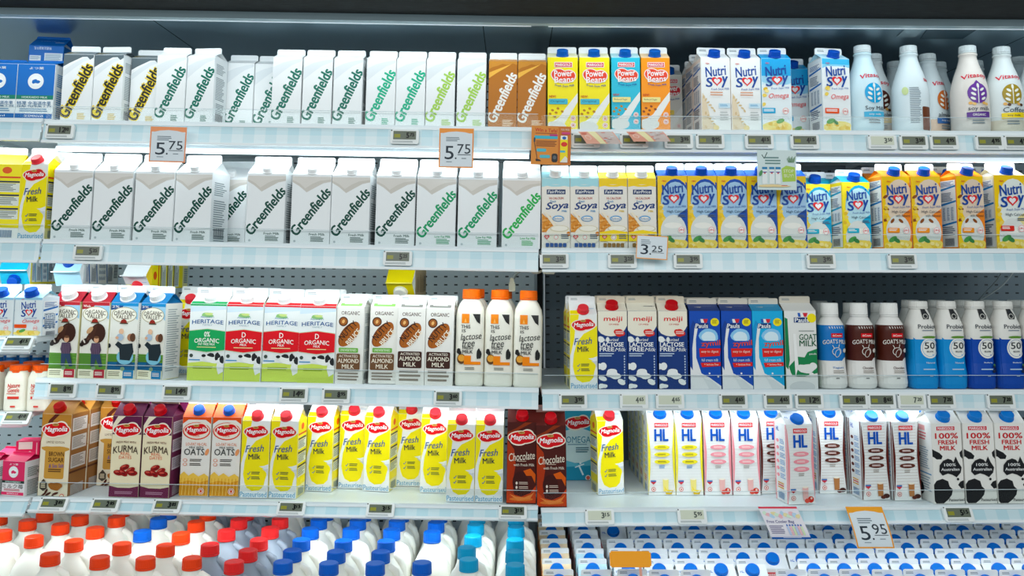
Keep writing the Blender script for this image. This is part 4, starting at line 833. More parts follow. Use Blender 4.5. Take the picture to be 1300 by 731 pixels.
# probiotic
def probi(key, desc, col, berry):
    a = Art(); a.poly([(-.037, -.128), (-.030, -.124), (-.018, -.114), (.004, -.108), (.037, -.106), (.037, -.002), (-.037, -.002)], col)
    a.poly([(-.004, -.189), (.006, -.190), (.016, -.172), (.013, -.164), (0, -.164), (-.002, -.170)], '#26282a'); a.ell(.006, -.171, .006, .006, '#c9c8c0'); a.ell(.006, -.171, .0045, .0045, '#26282a')
    a.text('Probiotic', .012, -.147, .054, .010, '#2b3440', 0, .02); a.lines(-.006, -.139, .032, -.134, 1, '#8a929a')
    a.ell(.010, -.096, .0215, .024, '#e9e8e2', 0, 28); a.ell(.010, -.096, .018, .020, col, 0, 28); a.ell(.010, -.096, .0172, .0192, '#e9e8e2', 0, 28); a.ell(.010, -.122, .017, .003, '#5f8a3a'); a.text('50', .010, -.102, .025, .016, '#262c34', 0, .03); a.text('BILLION', .010, -.088, .015, .004, '#3a4048', 0, .02)
    a.text('Blueberry' if berry else 'Natural', .010, -.062, .020, .004, '#dfe9f2', 0, .01); a.lines(-.008, -.048, .022, -.043, 1, '#b8cfe4', frac=.1); a.lines(.006, -.032, .016, -.028, 1, '#b8cfe4')
    if berry:
        for x, y in ((.024, -.052), (.028, -.044), (.022, -.042)): a.ell(x, y, .004, .004, '#1c2440')
        a.ell(.026, -.056, .005, .0025, '#4f7f4a', 30)
    bottle(key, desc, [(0, 0.0304, 0.0304, 4), (.005, 0.0331, 0.0331, 4), (.035, 0.0340, 0.0340, 4), (.060, 0.0317, 0.0317, 4), (.09, 0.0313, 0.0313, 3.6), (.13, 0.0322, 0.0322, 3.6), (.150, 0.0313, 0.0313, 3.2), (.172, 0.0248, 0.0248, 2.6), (.188, 0.0198, 0.0198, 2), (.192, 0.0198, 0.0198, 2)],
           ('#e4e2dc', .0215, .014), a, base='#e6e4de', wrap=[(0, .118, col)], step=(.008, .012))
probi('probi_light', 'cream and light blue probiotic yogurt bottle', '#2d8fd0', False)
probi('probi_dark', 'cream and deep blue probiotic yogurt bottle', '#1f4aa4', True)
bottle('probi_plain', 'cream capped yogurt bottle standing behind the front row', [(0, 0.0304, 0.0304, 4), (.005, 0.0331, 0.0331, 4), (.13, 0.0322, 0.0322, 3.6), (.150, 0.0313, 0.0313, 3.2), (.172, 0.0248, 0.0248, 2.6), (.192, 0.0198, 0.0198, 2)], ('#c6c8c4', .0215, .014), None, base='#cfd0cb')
# jars with orange lids on the side shelf
a = Art(); a.text('Nature', 0, -.062, .030, .010, '#c8302c', 4, .02, .2); a.text('Gentle', 0, -.051, .028, .010, '#c8302c', 0, .02, .2); a.rect(-.014, -.036, .014, -.030, '#d0453c'); a.lines(-.016, -.044, .016, -.040, 1, '#d88a80'); a.rect(-.006, -.014, .006, -.010, '#d0453c')
bottle('jar', 'milk bottle with wide orange cap', [(0, .026, .026, 5), (.003, .028, .028, 5), (.078, .028, .028, 5), (.090, .0245, .0245, 4), (.096, .0235, .0235, 3)], ('#f0622a', .0245, .013), a, base='#e8e4d6', step=(.012, .02))
# two litre jugs: rounded body, domed shoulder, handle at the right
def jug(key, desc, base, capc, label=None):
    P = [(0, .044, .036, 4), (.005, .047, .040, 4), (.150, .0480, .0410, 4), (.180, .0478, .0408, 3.8), (.198, .0455, .0395, 3.3), (.214, .0405, .037, 2.8), (.228, .0335, .032, 2.4), (.240, .0245, .0245, 2.1), (.247, .0195, .0195, 2), (.262, .0185, .0185, 2)]
    a = None
    if label:
        a = Art(); a.rect(-.036, -.150, .036, -.03, '#f0dc2e'); a.ell(0, -.128, .026, .012, '#c41f2c'); a.text('Magnolia', 0, -.128, .042, .010, '#ffffff', 0, .03, .2)
    hd = ([(.010, 0, .242), (.022, 0, .246), (.034, 0, .238), (.0392, 0, .220), (.0395, 0, .198), (.038, 0, .180), (.033, 0, .168)], [.006, .008, .0088, .0092, .0092, .0092, .009])
    bottle(key, desc, P, (capc, .0205, .019), a, base=base, rough=.4, name='milk_jug', cat='milk jug', handle=hd, step=(.012, .02))
jug('jug_red', 'white milk jug with orange red cap', '#f0efe6', '#ea4e33', True)
jug('jug_grey', 'pale grey milk jug with red cap', '#98a2ae', '#e03a3a')
jug('jug_blue', 'white milk jug with royal blue cap', '#f1f0e6', '#155fbe')
jug('jug_cyan', 'white milk jug with bright turquoise blue cap', '#f1f0e8', '#1598c4')
bottle('cup', 'small blue drink bottle behind orange capped ones', [(0, .015, .015, 2), (.004, .017, .017, 2), (.094, .017, .017, 2), (.106, .012, .012, 2), (.112, .012, .012, 2)], ('#dfe8ee', .0115, .006), None, base='#2f6fb0', name='milk_drink_bottle', cat='bottle', wrap=[(.06, .08, '#dfe8ee')])
# ------------------------------------------------------------------ the refrigerated case
WHITE = '#e6ecee'
def structure(name, bm, mats, loc=(0, 0, 0), rot=(0, 0, 0)):
    o = obj(name, to_mesh(bm, name, mats)); o.location = loc; o.rotation_euler = rot; o['kind'] = 'structure'; return o
YB = 2.80
XL, XJ, XR = x_of(-110, YB, 1.2), x_of(686, 2.25, 1.2), x_of(1410, YB, 1.2)
bm = bmesh.new(); box(bm, -3.0, 3.0, -2.0, 3.2, -.05, 0); structure('floor', bm, [mat('#a7a9a6', .4)])
bm = bmesh.new(); box(bm, XL, x_of(684, YB, 1.2), YB, YB+.02, .30, 1.90); structure('wall_back', bm, [peg_mat('#cfdce0', '#1b262c')])
bm = bmesh.new(); box(bm, x_of(692, YB, 1.2), XR, YB, YB+.02, .30, 1.90); structure('wall_back_right', bm, [peg_mat('#6a7a83', '#12181d')])  # same punched steel as the left; its shade is put into the darker base
bm = bmesh.new(); xj = x_of(686, YB, 1.2)
box(bm, xj-.010, xj+.006, YB-.02, YB+.02, .30, 1.90, 0); box(bm, xj-.018, xj-.010, YB-.03, YB+.02, .30, 1.90, 1); box(bm, xj+.006, xj+.009, YB-.03, YB+.02, .30, 1.90, 1)
structure('trim_1', bm, [mat('#15181a', .6), mat('#9fabb0', .4)])
for nm, x0 in (('wall_left', XL-.02), ('wall_right', XR)):
    bm = bmesh.new(); box(bm, x0, x0+.02, 1.84, YB+.02, 0, 1.95); structure(nm, bm, [mat('#c3ced2', .4)])
# canopy above the top row: dark matt underside, pale edge strip, grey metal ceiling
def canopy_noise():
    m = bpy.data.materials.new('dark_mesh_cloth'); m.use_nodes = True; nt = m.node_tree; p = nt.nodes['Principled BSDF']; p.inputs['Roughness'].default_value = .9
    tc = nt.nodes.new('ShaderNodeTexCoord'); no = nt.nodes.new('ShaderNodeTexNoise'); no.inputs['Scale'].default_value = 90; no.inputs['Detail'].default_value = 6
    mp = nt.nodes.new('ShaderNodeMapping'); mp.inputs['Scale'].default_value = (.25, 3, 1); nt.links.new(tc.outputs['Object'], mp.inputs[0]); nt.links.new(mp.outputs[0], no.inputs[0])
    cr = nt.nodes.new('ShaderNodeValToRGB'); cr.color_ramp.elements[0].position = .35; cr.color_ramp.elements[0].color = lin('#080b0d'); cr.color_ramp.elements[1].position = .75; cr.color_ramp.elements[1].color = lin('#262c2e')
    nt.links.new(no.outputs[0], cr.inputs[0]); nt.links.new(cr.outputs[0], p.inputs['Base Color']); return m
def ceil_metal():
    m = bpy.data.materials.new('brushed_ceiling_panel'); m.use_nodes = True; p = m.node_tree.nodes['Principled BSDF']
    p.inputs['Base Color'].default_value = lin('#98b4c2'); p.inputs['Roughness'].default_value = .30; p.inputs['Metallic'].default_value = .75; return m
CM = ceil_metal(); CN = canopy_noise()
YC = 2.11
for nm, (a0, b0, a1, b1) in (('ceiling', (-110, 7.5, 686, 21.0)), ('ceiling_right', (686, 21.0, 1410, 25.5))):
    p0, p1 = at(a0, b0, YC), at(a1, b1, YC); L = (p1-p0).length; roll = -math.atan2(p1.z-p0.z, p1.x-p0.x)
    e0 = .12 if nm == 'ceiling' else 0; e1 = .12 if nm != 'ceiling' else 0
    bm = bmesh.new(); box(bm, -e0, L+e1, -.26, 0, 0, .10); structure('trim_2' if nm == 'ceiling' else 'trim_3', bm, [CN], p0, (0, roll, 0))
    bm = bmesh.new(); box(bm, -e0, L+e1, .0005, .022, -.016, .02, 0); box(bm, -e0, L+e1, .0222, YB-YC+.02, -.004, .02, 1)
    for sx in ((.52, 1.30) if nm == 'ceiling' else (.03, 1.18)): box(bm, sx, sx+.002, .03, YB-YC, -.0046, -.004, 2)   # panel seams
    structure(nm, bm, [mat('#b9cdd4', .35), CM, mat('#22313a', .6)], p0, (0, roll, 0))
    lx = (p0+p1)/2
    bm = bmesh.new(); box(bm, .02, L-.02, .0225, .040, -.014, -.0045)
    lo = obj('light_strip', to_mesh(bm, 'canopy_light', [mat('#eaf8ff', .4, emit=.25)])); lo.location = p0; lo.rotation_euler = (0, roll, 0); tag(lo, 'thin white light strip behind the ceiling edge of the %s case' % ('left' if nm == 'ceiling' else 'right'), 'light strip')
    area('canopy_light', (lx.x, YC+.044, lx.z-.018), (math.radians(20), roll, 0), L-.05, .014, 1.0 if nm == 'ceiling' else .75, (.86, .97, 1))
# shelves
SH = {}
def shelf(key, px0, py0, px1, py1, Y, tilt, rail=.050, led=True, guard=True, label='', depth=None, gx0=0.0, power=0, low=False, lt=18, lc=(.86, .97, 1)):
    p0, p1 = at(px0, py0, Y), at(px1, py1, Y); L = (p1-p0).length; th = math.atan2(p1.z-p0.z, p1.x-p0.x)
    D = (depth or YB - Y) - .004; t = math.radians(tilt)
    r = root('display_shelf', label, 'shelf', p0, (0, -th, 0))
    bm = bmesh.new(); box(bm, 0, L, .003, D, -.012, 0); box(bm, 0, L, -.001, .003, -.014, .0025)
    for k in range(int(L/.45) + 1):                     # folded ribs under the panel
        x = min(L-.03, .02 + k*.45); box(bm, x, x+.012, .05, D-.01, -.022, -.012)
    obj('shelf_panel', to_mesh(bm, 'shelf_panel', [mat('#dfe7ea', .35)]), r)
    bm = bmesh.new()
    def P(w, o): return (-.0015 - w*math.sin(t) - o*math.cos(t), -.004 - w*math.cos(t) + o*math.sin(t))
    def strip(w0, w1, o0, o1, mi):
        q = [P(w0, o0), P(w1, o0), P(w1, o1), P(w0, o1)]
        a = [bm.verts.new((.001, y, z)) for y, z in q]; b = [bm.verts.new((L-.001, y, z)) for y, z in q]
        bm.faces.new(a).material_index = mi; bm.faces.new(b[::-1]).material_index = mi
        for i in range(4): bm.faces.new([a[i], b[i], b[(i+1) % 4], a[(i+1) % 4]]).material_index = mi
    strip(0, rail, 0, .0015, 0); strip(0, .005, .0015, .004, 0); strip(.0052, rail-.006, .0016, .0022, 1); strip(rail-.0055, rail, .0015, .007, 0)
    obj('price_rail', to_mesh(bm, 'price_rail', [mat(WHITE, .3), checker_mat('#b9dae3', '#dbe9ed', .026)]), r)
    if guard:
        bm = bmesh.new(); box(bm, gx0, L-.002, .0035, .0055, .001, .034, 0); box(bm, gx0+.006, L-.002, .0034, .0056, .0342, .0352, 1)
        obj('clear_guard', to_mesh(bm, 'clear_guard', [clear_mat(), mat('#c9d6da', .2)]), r)
    if led:
        bm = bmesh.new()
        if low: box(bm, .02, L-.02, .026, .030, -.058, -.0122, 0); box(bm, .022, L-.022, .016, .034, -.068, -.058, 1)
        else: box(bm, .02, L-.02, .022, .040, -.022, -.0122, 0); box(bm, .022, L-.022, .024, .038, -.024, -.0222, 1)
        lp = obj('light_strip', to_mesh(bm, 'light_strip', [mat('#dfe6e8', .4), mat('#eaf8ff', .4, emit=led if led is not True else 2.0)]), r)
    if power:
        c = (p0+p1)/2; area(key + '_light', (c.x, Y+(.025 if low else .031), c.z-(.0695 if low else .026)), (math.radians(lt), -th, 0), L-.06, .014, power, lc)
    SH[key] = dict(p0=p0, p1=p1, Y=Y, L=L, th=th, t=t, rail=rail, D=D)
    return r
shelf('S1L', 57, 153, 684, 163, 2.19, 8, label='top shelf of the left case, holding white litre cartons', low=True, lt=42, power=1.2, led=1.6)
shelf('S1R', 687.5, 165, 1400, 168.3, 2.19, 8, label='top shelf of the right case, holding soya milk', low=True, lt=50, power=1.1, led=.4)
shelf('S1F', -110, 148.5, 55, 151.6, 2.19, 8, label='top shelf end piece at far left under blue cartons', power=0.4)
shelf('S2L', 55, 304.5, 684, 316, 2.19, 8, label='second shelf of the left case under large white cartons', lt=48, power=1.5, led=.6)
shelf('S2R', 687.5, 316, 1400, 317, 2.19, 8, label='second shelf of the right case under blue and yellow cartons', power=0.1, led=.05)
shelf('S2F', -110, 302.5, 53, 304.3, 2.19, 8, label='second shelf end piece at far left under fresh milk', power=0.8)
shelf('S3L', 46, 480.5, 684, 493.5, 2.27, 8, .043, label='third shelf of the left case under organic and almond milk', lt=22, power=1.1, led=3.0)
shelf('S3R', 688, 495.5, 1400, 495.5, 2.27, 8, .042, label='third shelf of the right case under navy cartons and bottles', lt=22, power=1.1, led=3.0)
shelf('S4L', 42, 632, 683, 643, 2.24, 38, .031, label='fourth shelf of the left case under yellow fresh milk', lt=40, power=1.7, led=2)
shelf('S4R', 687, 646, 1400, 640.5, 2.24, 30, .036, label='fourth shelf of the right case under small milk cartons', lt=30, power=0.7, led=2)
shelf('S3F', -110, 427, 47, 427.5, 2.20, 38, .041, label='small raised shelf at far left under two soya cartons', power=0.3, led=1, guard=False)
shelf('SJF', -110, 523.5, 37, 524, 2.33, 42, .036, label='small raised shelf at far left under orange capped bottles', power=0.4, led=2, guard=False)
shelf('S4F', -110, 632, 39, 632, 2.24, 38, .041, label='lowest side shelf at far left under pink cartons', power=0.3, led=1, guard=False)
# bottom deck and its kick front
DECK = H0 - .90
for key, x0, x1, lb in (('DL', XL, XJ-.003, 'white bottom deck of the left case under milk jugs'), ('DR', XJ+.003, XR, 'white bottom deck of the right case under packed cartons')):
    r = root('display_shelf', lb, 'shelf', (x0, 1.80, DECK))
    bm = bmesh.new(); box(bm, 0, x1-x0, 0, YB-1.80-.004, -.02, 0); obj('shelf_panel', to_mesh(bm, 'deck_panel', [mat('#d9e1e3', .4)]), r)
    bm = bmesh.new(); box(bm, 0, x1-x0, -.02, -.001, -DECK+.002, .03); obj('front_panel', to_mesh(bm, 'deck_front', [mat('#c9d1d4', .4)]), r)
# ------------------------------------------------------------------ placing the goods
ORD = ['first', 'second', 'third', 'fourth', 'fifth', 'sixth', 'seventh', 'eighth', 'ninth', 'tenth', 'eleventh', 'twelfth', 'thirteenth', 'fourteenth', 'fifteenth', 'sixteenth', 'seventeenth', 'eighteenth', 'nineteenth', 'twentieth']
NAMES = {'S1': 'top shelf', 'S2': 'second shelf', 'S3': 'third shelf', 'S4': 'fourth shelf'}
ITEMS = []
def shelf_z(s, x):
    s = SH[s]; return s['p0'].z + (x - s['p0'].x)*math.tan(s['th'])
def put(kind, s, px, d=.016, rot=0, back=0, py=None, dz=0.0, step=None, shift=0.0):
    """px: pixel column of the middle of the front face at its foot; d: distance of the front face behind the shelf edge; py: or the pixel row of its foot; back: how many of the same stand behind it"""
    K = KIND[kind]; S = SH[s]; Y = S['Y'] + d
    if 'bottle' in K['name'] : x = x_of(px, Y + K['d']/2, S['p0'].z)
    else: x = x_of(px, Y, S['p0'].z)
    if py is not None:
        for _ in range(4):
            v = at_z(px, py, shelf_z(s, x)); x, Y = v.x, v.y
    a = math.radians(rot)
    for i in range(back + 1):
        dd = i*((step or K['d']) + .004)
        cx = x + math.sin(a)*0 + dd*math.sin(-a) + shift*i; cy = Y + K['d']/2 + (K['w'] - K['d'])/2*0 + dd
        ITEMS.append(dict(kind=kind, s=s, x=cx, y=cy, z=shelf_z(s, cx) + .0010 + dz, th=S['th'], rot=a, row=i))
def make(K, label, group, M):
    r = bpy.data.objects.new(K['name'], None); COL.objects.link(r); r.empty_display_size = .03
    r.matrix_world = M; r['label'] = label; r['category'] = K['cat']
    if group: r['group'] = group
    for nm, me, lb, subs in K['parts']:
        o = bpy.data.objects.new(nm, me); COL.objects.link(o); o.parent = r
        if lb: o['label'] = lb
        for sn, sm in subs:
            q = bpy.data.objects.new(sn, sm); COL.objects.link(q); q.parent = o
    return r

# top shelf
for k, px in (('hokkaido', -6), ('hokkaido', 42)): put(k, 'S1F', px)
put('hokkaido_back', 'S1F', 50, .115, 5)
for k, px, d, rt, b in (
    ('gf_gold', 97, .016, 0, 0), ('gf_gold', 138, .016, -4, 0), ('gf_gold', 181, .045, 0, 0), ('gf_dark', 213, .016, 0, 0), ('gf_dark', 250.5, .016, -8, 0),
    ('gf_dark', 302, .085, 0, 0), ('gf_dark', 338, .090, 0, 0), ('gf_dark', 362, .016, 0, 0), ('gf_dark', 401, .016, 0, 1), ('gf_dark', 440.5, .016, -2, 1),
    ('gf_mint', 482, .016, 0, 1), ('gf_mint', 520, .016, 0, 0), ('gf_lime', 558, .016, 0, 0), ('gf_lime', 597.5, .016, 0, 0), ('gf_brown', 637.5, .016, 0, 0), ('gf_brown', 674.5, .016, 0, 0)):
    put(k, 'S1L', px, d, rt, b)
for k, px, d, rt, b in (
    ('pb_yellow', 714.5, .016, 0, 1), ('pb_yellow', 755, .016, 0, 1), ('pb_cyan', 795, .016, 0, 0), ('pb_orange', 833, .016, 0, 0), ('pb_white', 851, .21, 0, 0),
    ('ns_plain', 909.5, .016, 5, 2), ('ns_plain', 948, .018, 2, 0), ('ns_omegablue', 985.5, .016, 0, 0), ('ns_omegablue', 1010, .13, 0, 0), ('ns_omega', 1062, .016, 9, 0), ('ns_omega', 1053, .112, 0, 0),
    ('vita_cyan', 1096, .016, 0, 0), ('vita_choc', 1117.5, .095, 0, 0), ('vita_plain', 1141, .165, 0, 0), ('vita_rear', 1157, .016, 0, 0), ('vita_almond', 1192, .065, 8, 0), ('vita_plain', 1207, .170, 0, 0),
    ('vita_purple', 1230, .016, 0, 0), ('vita_coffee', 1273, .020, 0, 0), ('vita_plain', 1244, .170, 0, 0), ('vita_plain', 1291, .115, 0, 0), ('vita_choc', 1314, .05, 0, 0)):
    put(k, 'S1R', px, d, rt, b)
# second shelf
put('fresh_side', 'S2F', 3, .016, 10); put('fresh', 'S2F', 38, .016, -7, 1)
for k, px, d, rt, b in (
    ('gf_big', 88, .016, 0, 0), ('gf_big', 140, .016, -1, 0), ('gf_big', 194.5, .018, 0, 0), ('gf_big', 244, .016, -9, 0), ('gf_big', 291, .13, -8, 0), ('gf_big', 336.5, .016, -3, 0),
    ('gf_big', 393.5, .016, 0, 0), ('gf_big', 444, .016, -4, 0), ('gf_big', 500.5, .016, 0, 0), ('gf_biglow', 552.5, .016, 0, 0), ('gf_biglow', 606, .016, -2, 0), ('gf_biglime', 661, .016, 0, 0)):
    put(k, 'S2L', px, d, rt, b)
for k, px, d, rt, b in (
    ('soya_blue', 706, .016, 0, 0), ('soya_blue', 742.5, .016, 0, 0), ('soya_yellow', 779, .016, 0, 0), ('soya_yellow', 816, .016, 0, 0),
    ('ns_calcium', 855, .016, 0, 0), ('ns_calcium', 893, .016, 0, 0), ('ns_calcium', 931, .016, 0, 0), ('ns_calcium', 969, .016, 0, 0), ('ns_calcium', 1007, .020, 0, 0),
    ('ns_cyan', 1040, .10, 0, 0), ('ns_cyan', 1086, .050, 7, 1), ('ns_almond', 1140, .024, 6, 1), ('ns_almond', 1178, .022, 0, 0), ('ns_almond', 1233, .010, 10, 1), ('ns_nosugar', 1285, .014, 4, 1)):
    put(k, 'S2R', px, d, rt, b)
# third shelf
put('ns_small', 'S3F', -3, .014); put('ns_small', 'S3F', 35, .014, -6)
for k, px, d, rt, b in (
    ('valley_red', 79, .014, -3, 1), ('valley_red', 117, .014, -3, 1), ('valley_blue', 154.5, .014, -3, 1), ('valley_blue', 193, .014, -14, 0), ('fresh', 236, .15, 0, 0),
    ('heritage_green', 262.5, .014, 0, 1), ('heritage_red', 311, .014, 0, 1), ('heritage_red', 352, .022, 0, 0), ('heritage_red', 398.5, .012, 0, 1),
    ('nutty_green', 441.5, .014, -5, 1), ('nutty_green', 487.5, .030, 0, 0), ('nutty_brown', 519.5, .014, 0, 1), ('nutty_brown', 556, .014, -3, 1),
    ('lactose', 596, .014, 0, 0), ('lactose', 632.5, .014, 0, 0), ('lactose', 668, .010, 0, 0)):
    put(k, 'S3L', px, d, rt, b)
for px in (602, 637): put('lactose_plain', 'S3L', px, .10)
for k, px, d, rt, b in (
    ('fresh', 740.5, .014, 3, 1), ('meiji', 778.5, .014, 0, 1), ('meiji_old', 816.5, .014, 0, 1), ('meiji', 855.5, .014, 0, 1), ('zymil', 896.5, .014, 0, 1), ('zymil', 937.5, .014, 0, 1), ('zymil_light', 976.5, .014, 0, 1),
    ('goat_carton', 1017.5, .014, 2, 0), ('goat_blue', 1056, .014, 0, 0), ('goat_brown', 1093.5, .014, 0, 0), ('goat_brown', 1132, .014, 0, 0),
    ('probi_light', 1170, .014, 0, 0), ('probi_light', 1207, .014, 0, 0), ('probi_dark', 1242, .014, 0, 0), ('probi_dark', 1278, .014, 0, 0), ('probi_dark', 1314, .014, 0, 0)):
    put(k, 'S3R', px, d, rt, b)
for px, d in ((1050, .10), (1084, .10), (1120, .10)): put('goat_plain', 'S3R', px, d)
for px, d in ((1160, .10), (1194, .10), (1228, .10), (1262, .10), (1296, .10)): put('probi_plain', 'S3R', px, d)
for px, dz in ((1012, .045), (1042, .04)): put('goat_plain', 'S3R', px, .26, 0, 0, None, 0)
# fourth shelf
for k, px, py, rt, b in (
    ('brownsugar', 68, 630, -6, 3), ('brownsugar', 141, 617, 0, 1), ('kurma', 157, 631.5, -2, 1), ('kurma', 197, 632.5, -5, 1), ('oats', 245.5, 630.5, 0, 1), ('oats', 284, 631, 0, 1),
    ('fresh', 321.5, 632.5, 0, 1), ('fresh', 359.5, 633, -5, 0), ('fresh', 406, 624, -7, 1), ('fresh', 446, 620.5, 0, 0), ('fresh', 479.5, 624, -9, 1),
    ('fresh', 519.5, 617.5, 0, 0), ('fresh', 550, 626, 0, 0), ('fresh', 584, 637.5, 0, 1), ('fresh', 620, 638, 0, 1), ('chocolate', 661.5, 640, 0, 1)):
    put(k, 'S4L', px, None or .016, rt, b, py)
for k, px, py, rt, b in (
    ('chocolate', 701, 644.5, -1, 0), ('omega', 735, 610, 0, 0), ('fresh', 773, 628, 10, 0), ('hl_banana', 840.5, 629, 1, 4), ('hl_banana', 876, 629, 0, 2), ('hl_berry', 912.5, 629, 0, 2), ('hl_berry', 948.5, 629, 0, 2),
    ('hl_choc', 983, 627, 3, 1), ('hl_berry', 1015.5, 640.5, 9, 0), ('hl_choc', 1058, 627, 0, 1), ('hl_choc', 1112, 635, 5, 1), ('hl_choc', 1151.5, 635.5, 5, 1),
    ('cow', 1205, 640, 4, 2), ('cow', 1247, 639.5, 1, 1), ('cow', 1287.5, 639.5, 0, 0)):
    put(k, 'S4R', px, .016, rt, b, py)
# far left lower shelves
for px in (-12, 26, 50): put('jar', 'SJF', px, .014)
for px in (8, 40): put('jar', 'SJF', px, .10)
for px in (-4, 12, 28, 44, 60): put('cup', 'SJF', px, .20)
for px in (4, 20, 36, 52): put('cup', 'SJF', px, .26)
for px, b in ((-19, 1), (19.5, 1)): put('strawberry', 'S4F', px, .016, -14, b)

# nudge neighbours that would share room, by the shortest way out
def axes(it):
    c, s_ = math.cos(it['rot']), math.sin(it['rot']); return (Vector((c, s_)), Vector((-s_, c)))
def push(a, b):
    A, B = KIND[a['kind']], KIND[b['kind']]; d = Vector((b['x']-a['x'], b['y']-a['y'])); best = None
    ra, rb = A['w']/2, B['w']/2
    for ax in axes(a) + axes(b):
        def ext(it, K): u, v = axes(it); return abs(ax.dot(u))*K['w']/2 + abs(ax.dot(v))*K['d']/2
        o = ext(a, A) + ext(b, B) + .0006 - abs(d.dot(ax))
        if o <= 0: return None
        if best is None or o < best[0]: best = (o, ax if d.dot(ax) > 0 else -ax)
    return best
for _ in range(40):
    for it in ITEMS: it['y'] = max(it['y'], SH[it['s']]['Y'] + .0075 + (.006 if it['kind'] == 'cow' else .003 if 'bottle' in it['kind'] or 'vita' in it['kind'] else 0) + abs(math.cos(it['rot']))*KIND[it['kind']]['d']/2 + abs(math.sin(it['rot']))*KIND[it['kind']]['w']/2)
    for i in range(len(ITEMS)):
        for j in range(i+1, len(ITEMS)):
            a, b = ITEMS[i], ITEMS[j]
            if a['s'] != b['s'] or abs(a['x']-b['x']) > .14 or abs(a['y']-b['y']) > .14: continue
            r = push(a, b)
            if not r: continue
            fa, fb = .5, .5
            if a['row'] == 0 and b['row'] > 0: fa, fb = 0, 1
            if b['row'] == 0 and a['row'] > 0: fa, fb = 1, 0
            a['x'] -= r[1].x*r[0]*fa; a['y'] -= r[1].y*r[0]*fa; b['x'] += r[1].x*r[0]*fb; b['y'] += r[1].y*r[0]*fb
for it in ITEMS: it['z'] = shelf_z(it['s'], it['x']) + .0010
# labels: kind, then its place counted from the left among its look-alikes
from collections import defaultdict
buckets = defaultdict(list)
for it in ITEMS:
    sn = it['s'][:2]
    it['where'] = 'raised side shelf' if it['s'] in ('S3F', 'SJF') else ('side shelf' if it['s'] == 'S4F' else NAMES[sn])
    buckets[(KIND[it['kind']]['desc'], it['where'], it['row'])].append(it)
for (desc, where, row), L in buckets.items():
    L.sort(key=lambda i: i['x'])
    for n, it in enumerate(L):
        if row == 0: it['label'] = desc + (', %s from left on %s' % (ORD[n], where) if len(L) > 1 else ', on the ' + where)
        else: it['label'] = desc + (', %s from left, %s row, %s' % (ORD[n], ORD[row], where) if len(L) > 1 else ', %s row of %s' % (ORD[row], where))
    for it in L: it['group'] = ('%ss on the %s' % (desc.split(' with ')[0], where))
for it in ITEMS:
    M = Matrix.Translation((it['x'], it['y'], it['z'])) @ Matrix.Rotation(-it['th'], 4, 'Y') @ Matrix.Rotation(it['rot'], 4, 'Z')
    make(KIND[it['kind']], it['label'], it['group'], M)

# cartons lying on their backs on top of the rear rows, tops towards the aisle
def lying(kind, px, py, Y, rot, flip, label):
    p = at(px, py, Y); K = KIND[kind]; a = math.radians(rot); f = Vector((math.sin(a), -math.cos(a), 0)); o = Vector((p.x, Y, p.z + K['d']/2)) - f*K['h']
    M = Matrix.Translation(o) @ Matrix.Rotation(a, 4, 'Z') @ Matrix.Rotation(math.radians(90), 4, 'X') @ Matrix.Rotation(math.pi if flip else 0, 4, 'Z')
    make(K, label, 'cartons lying on top of the rows', M)
lying('ns_cyan', 12, 361, 2.36, 3, 0, 'blue and yellow soya carton lying flat above the far left cartons')
lying('ns_omega', 79, 363, 2.36, -5, 1, 'pale blue soya carton lying flat with its blue cap forward')
lying('fresh', 165, 367, 2.36, -10, 0, 'yellow fresh milk carton lying flat with its red cap forward')
lying('plain_yellow', 505, 377, 2.40, -8, 0, 'plain yellow carton lying flat with white cap above almond milk')
p = at(33, 588, 2.31)
K = KIND['strawberry_flat']
make(K, 'red pink strawberry carton lying on its side atop the squat ones', None, Matrix.Translation((p.x, 2.34, p.z+.001)) @ Matrix.Rotation(math.radians(8), 4, 'Z') @ Matrix.Rotation(math.radians(90), 4, 'Y') @ Matrix.Translation((-.025, 0, -.03)))

# milk jugs in the bottom of the left case: (pixel column, pixel row of the cap top, kind, row counted from the front)
CAPZ = DECK + .281
JUGS = [
 ('jug_red', [(64, 703, 1), (127, 707, 1), (185, 708, 1), (245, 708, 1.5), (43, 681, 2), (94, 686, 2), (155, 690, 2), (212, 692, 2), (4, 674, 3), (78, 664, 3), (121, 670, 3), (33, 660, 4), (230, 677, 3), (250, 662, 4), (105, 653, 5), (147, 656, 4), (3, 654, 5), (56, 650, 5), (155, 643, 5), (265, 648, 5)]),
 ('jug_grey', [(297, 712, 1), (269, 691, 2), (313, 698, 2), (288, 673, 3), (329, 686, 3), (304, 659, 4), (345, 670, 4), (357, 658, 5), (310, 648, 5)]),
 ('jug_blue', [(181, 674, 3), (203, 658, 4), (359, 713, 1), (370, 698, 2), (382, 685, 3), (394, 671, 4), (406, 659, 5), (418, 714, 1), (427, 700, 2), (437, 687, 3), (447, 671, 4), (457, 660, 5), (479, 715, 1), (485, 700, 2), (492, 687, 3), (499, 672, 4), (507, 661, 5), (539, 714, 1), (550, 675, 4), (556, 663, 5), (414, 648, 5), (462, 649, 5), (511, 650, 5), (559, 651, 5), (215, 646, 5)]),
 ('jug_cyan', [(595, 710, 1), (594, 695, 2), (597, 680, 3), (601, 666, 4), (653, 717, 1), (647, 700, 2), (647, 685, 3), (647, 669, 4), (605, 652, 5), (650, 654, 5)]),
]
JUGS.append(('jug_red', [(x, 637, 6) for x in (20, 70, 120)])); JUGS.append(('jug_blue', [(x, 637, 6) for x in (172, 222, 366, 412, 458, 505, 552)])); JUGS.append(('jug_grey', [(x, 637, 6) for x in (268, 316)])); JUGS.append(('jug_cyan', [(x, 637, 6) for x in (602, 648)]))
jj = []
for kind, L in JUGS:
    for px, py, row in L:
        p = at_z(px, py, CAPZ); jj.append([kind, p.x, p.y, row])
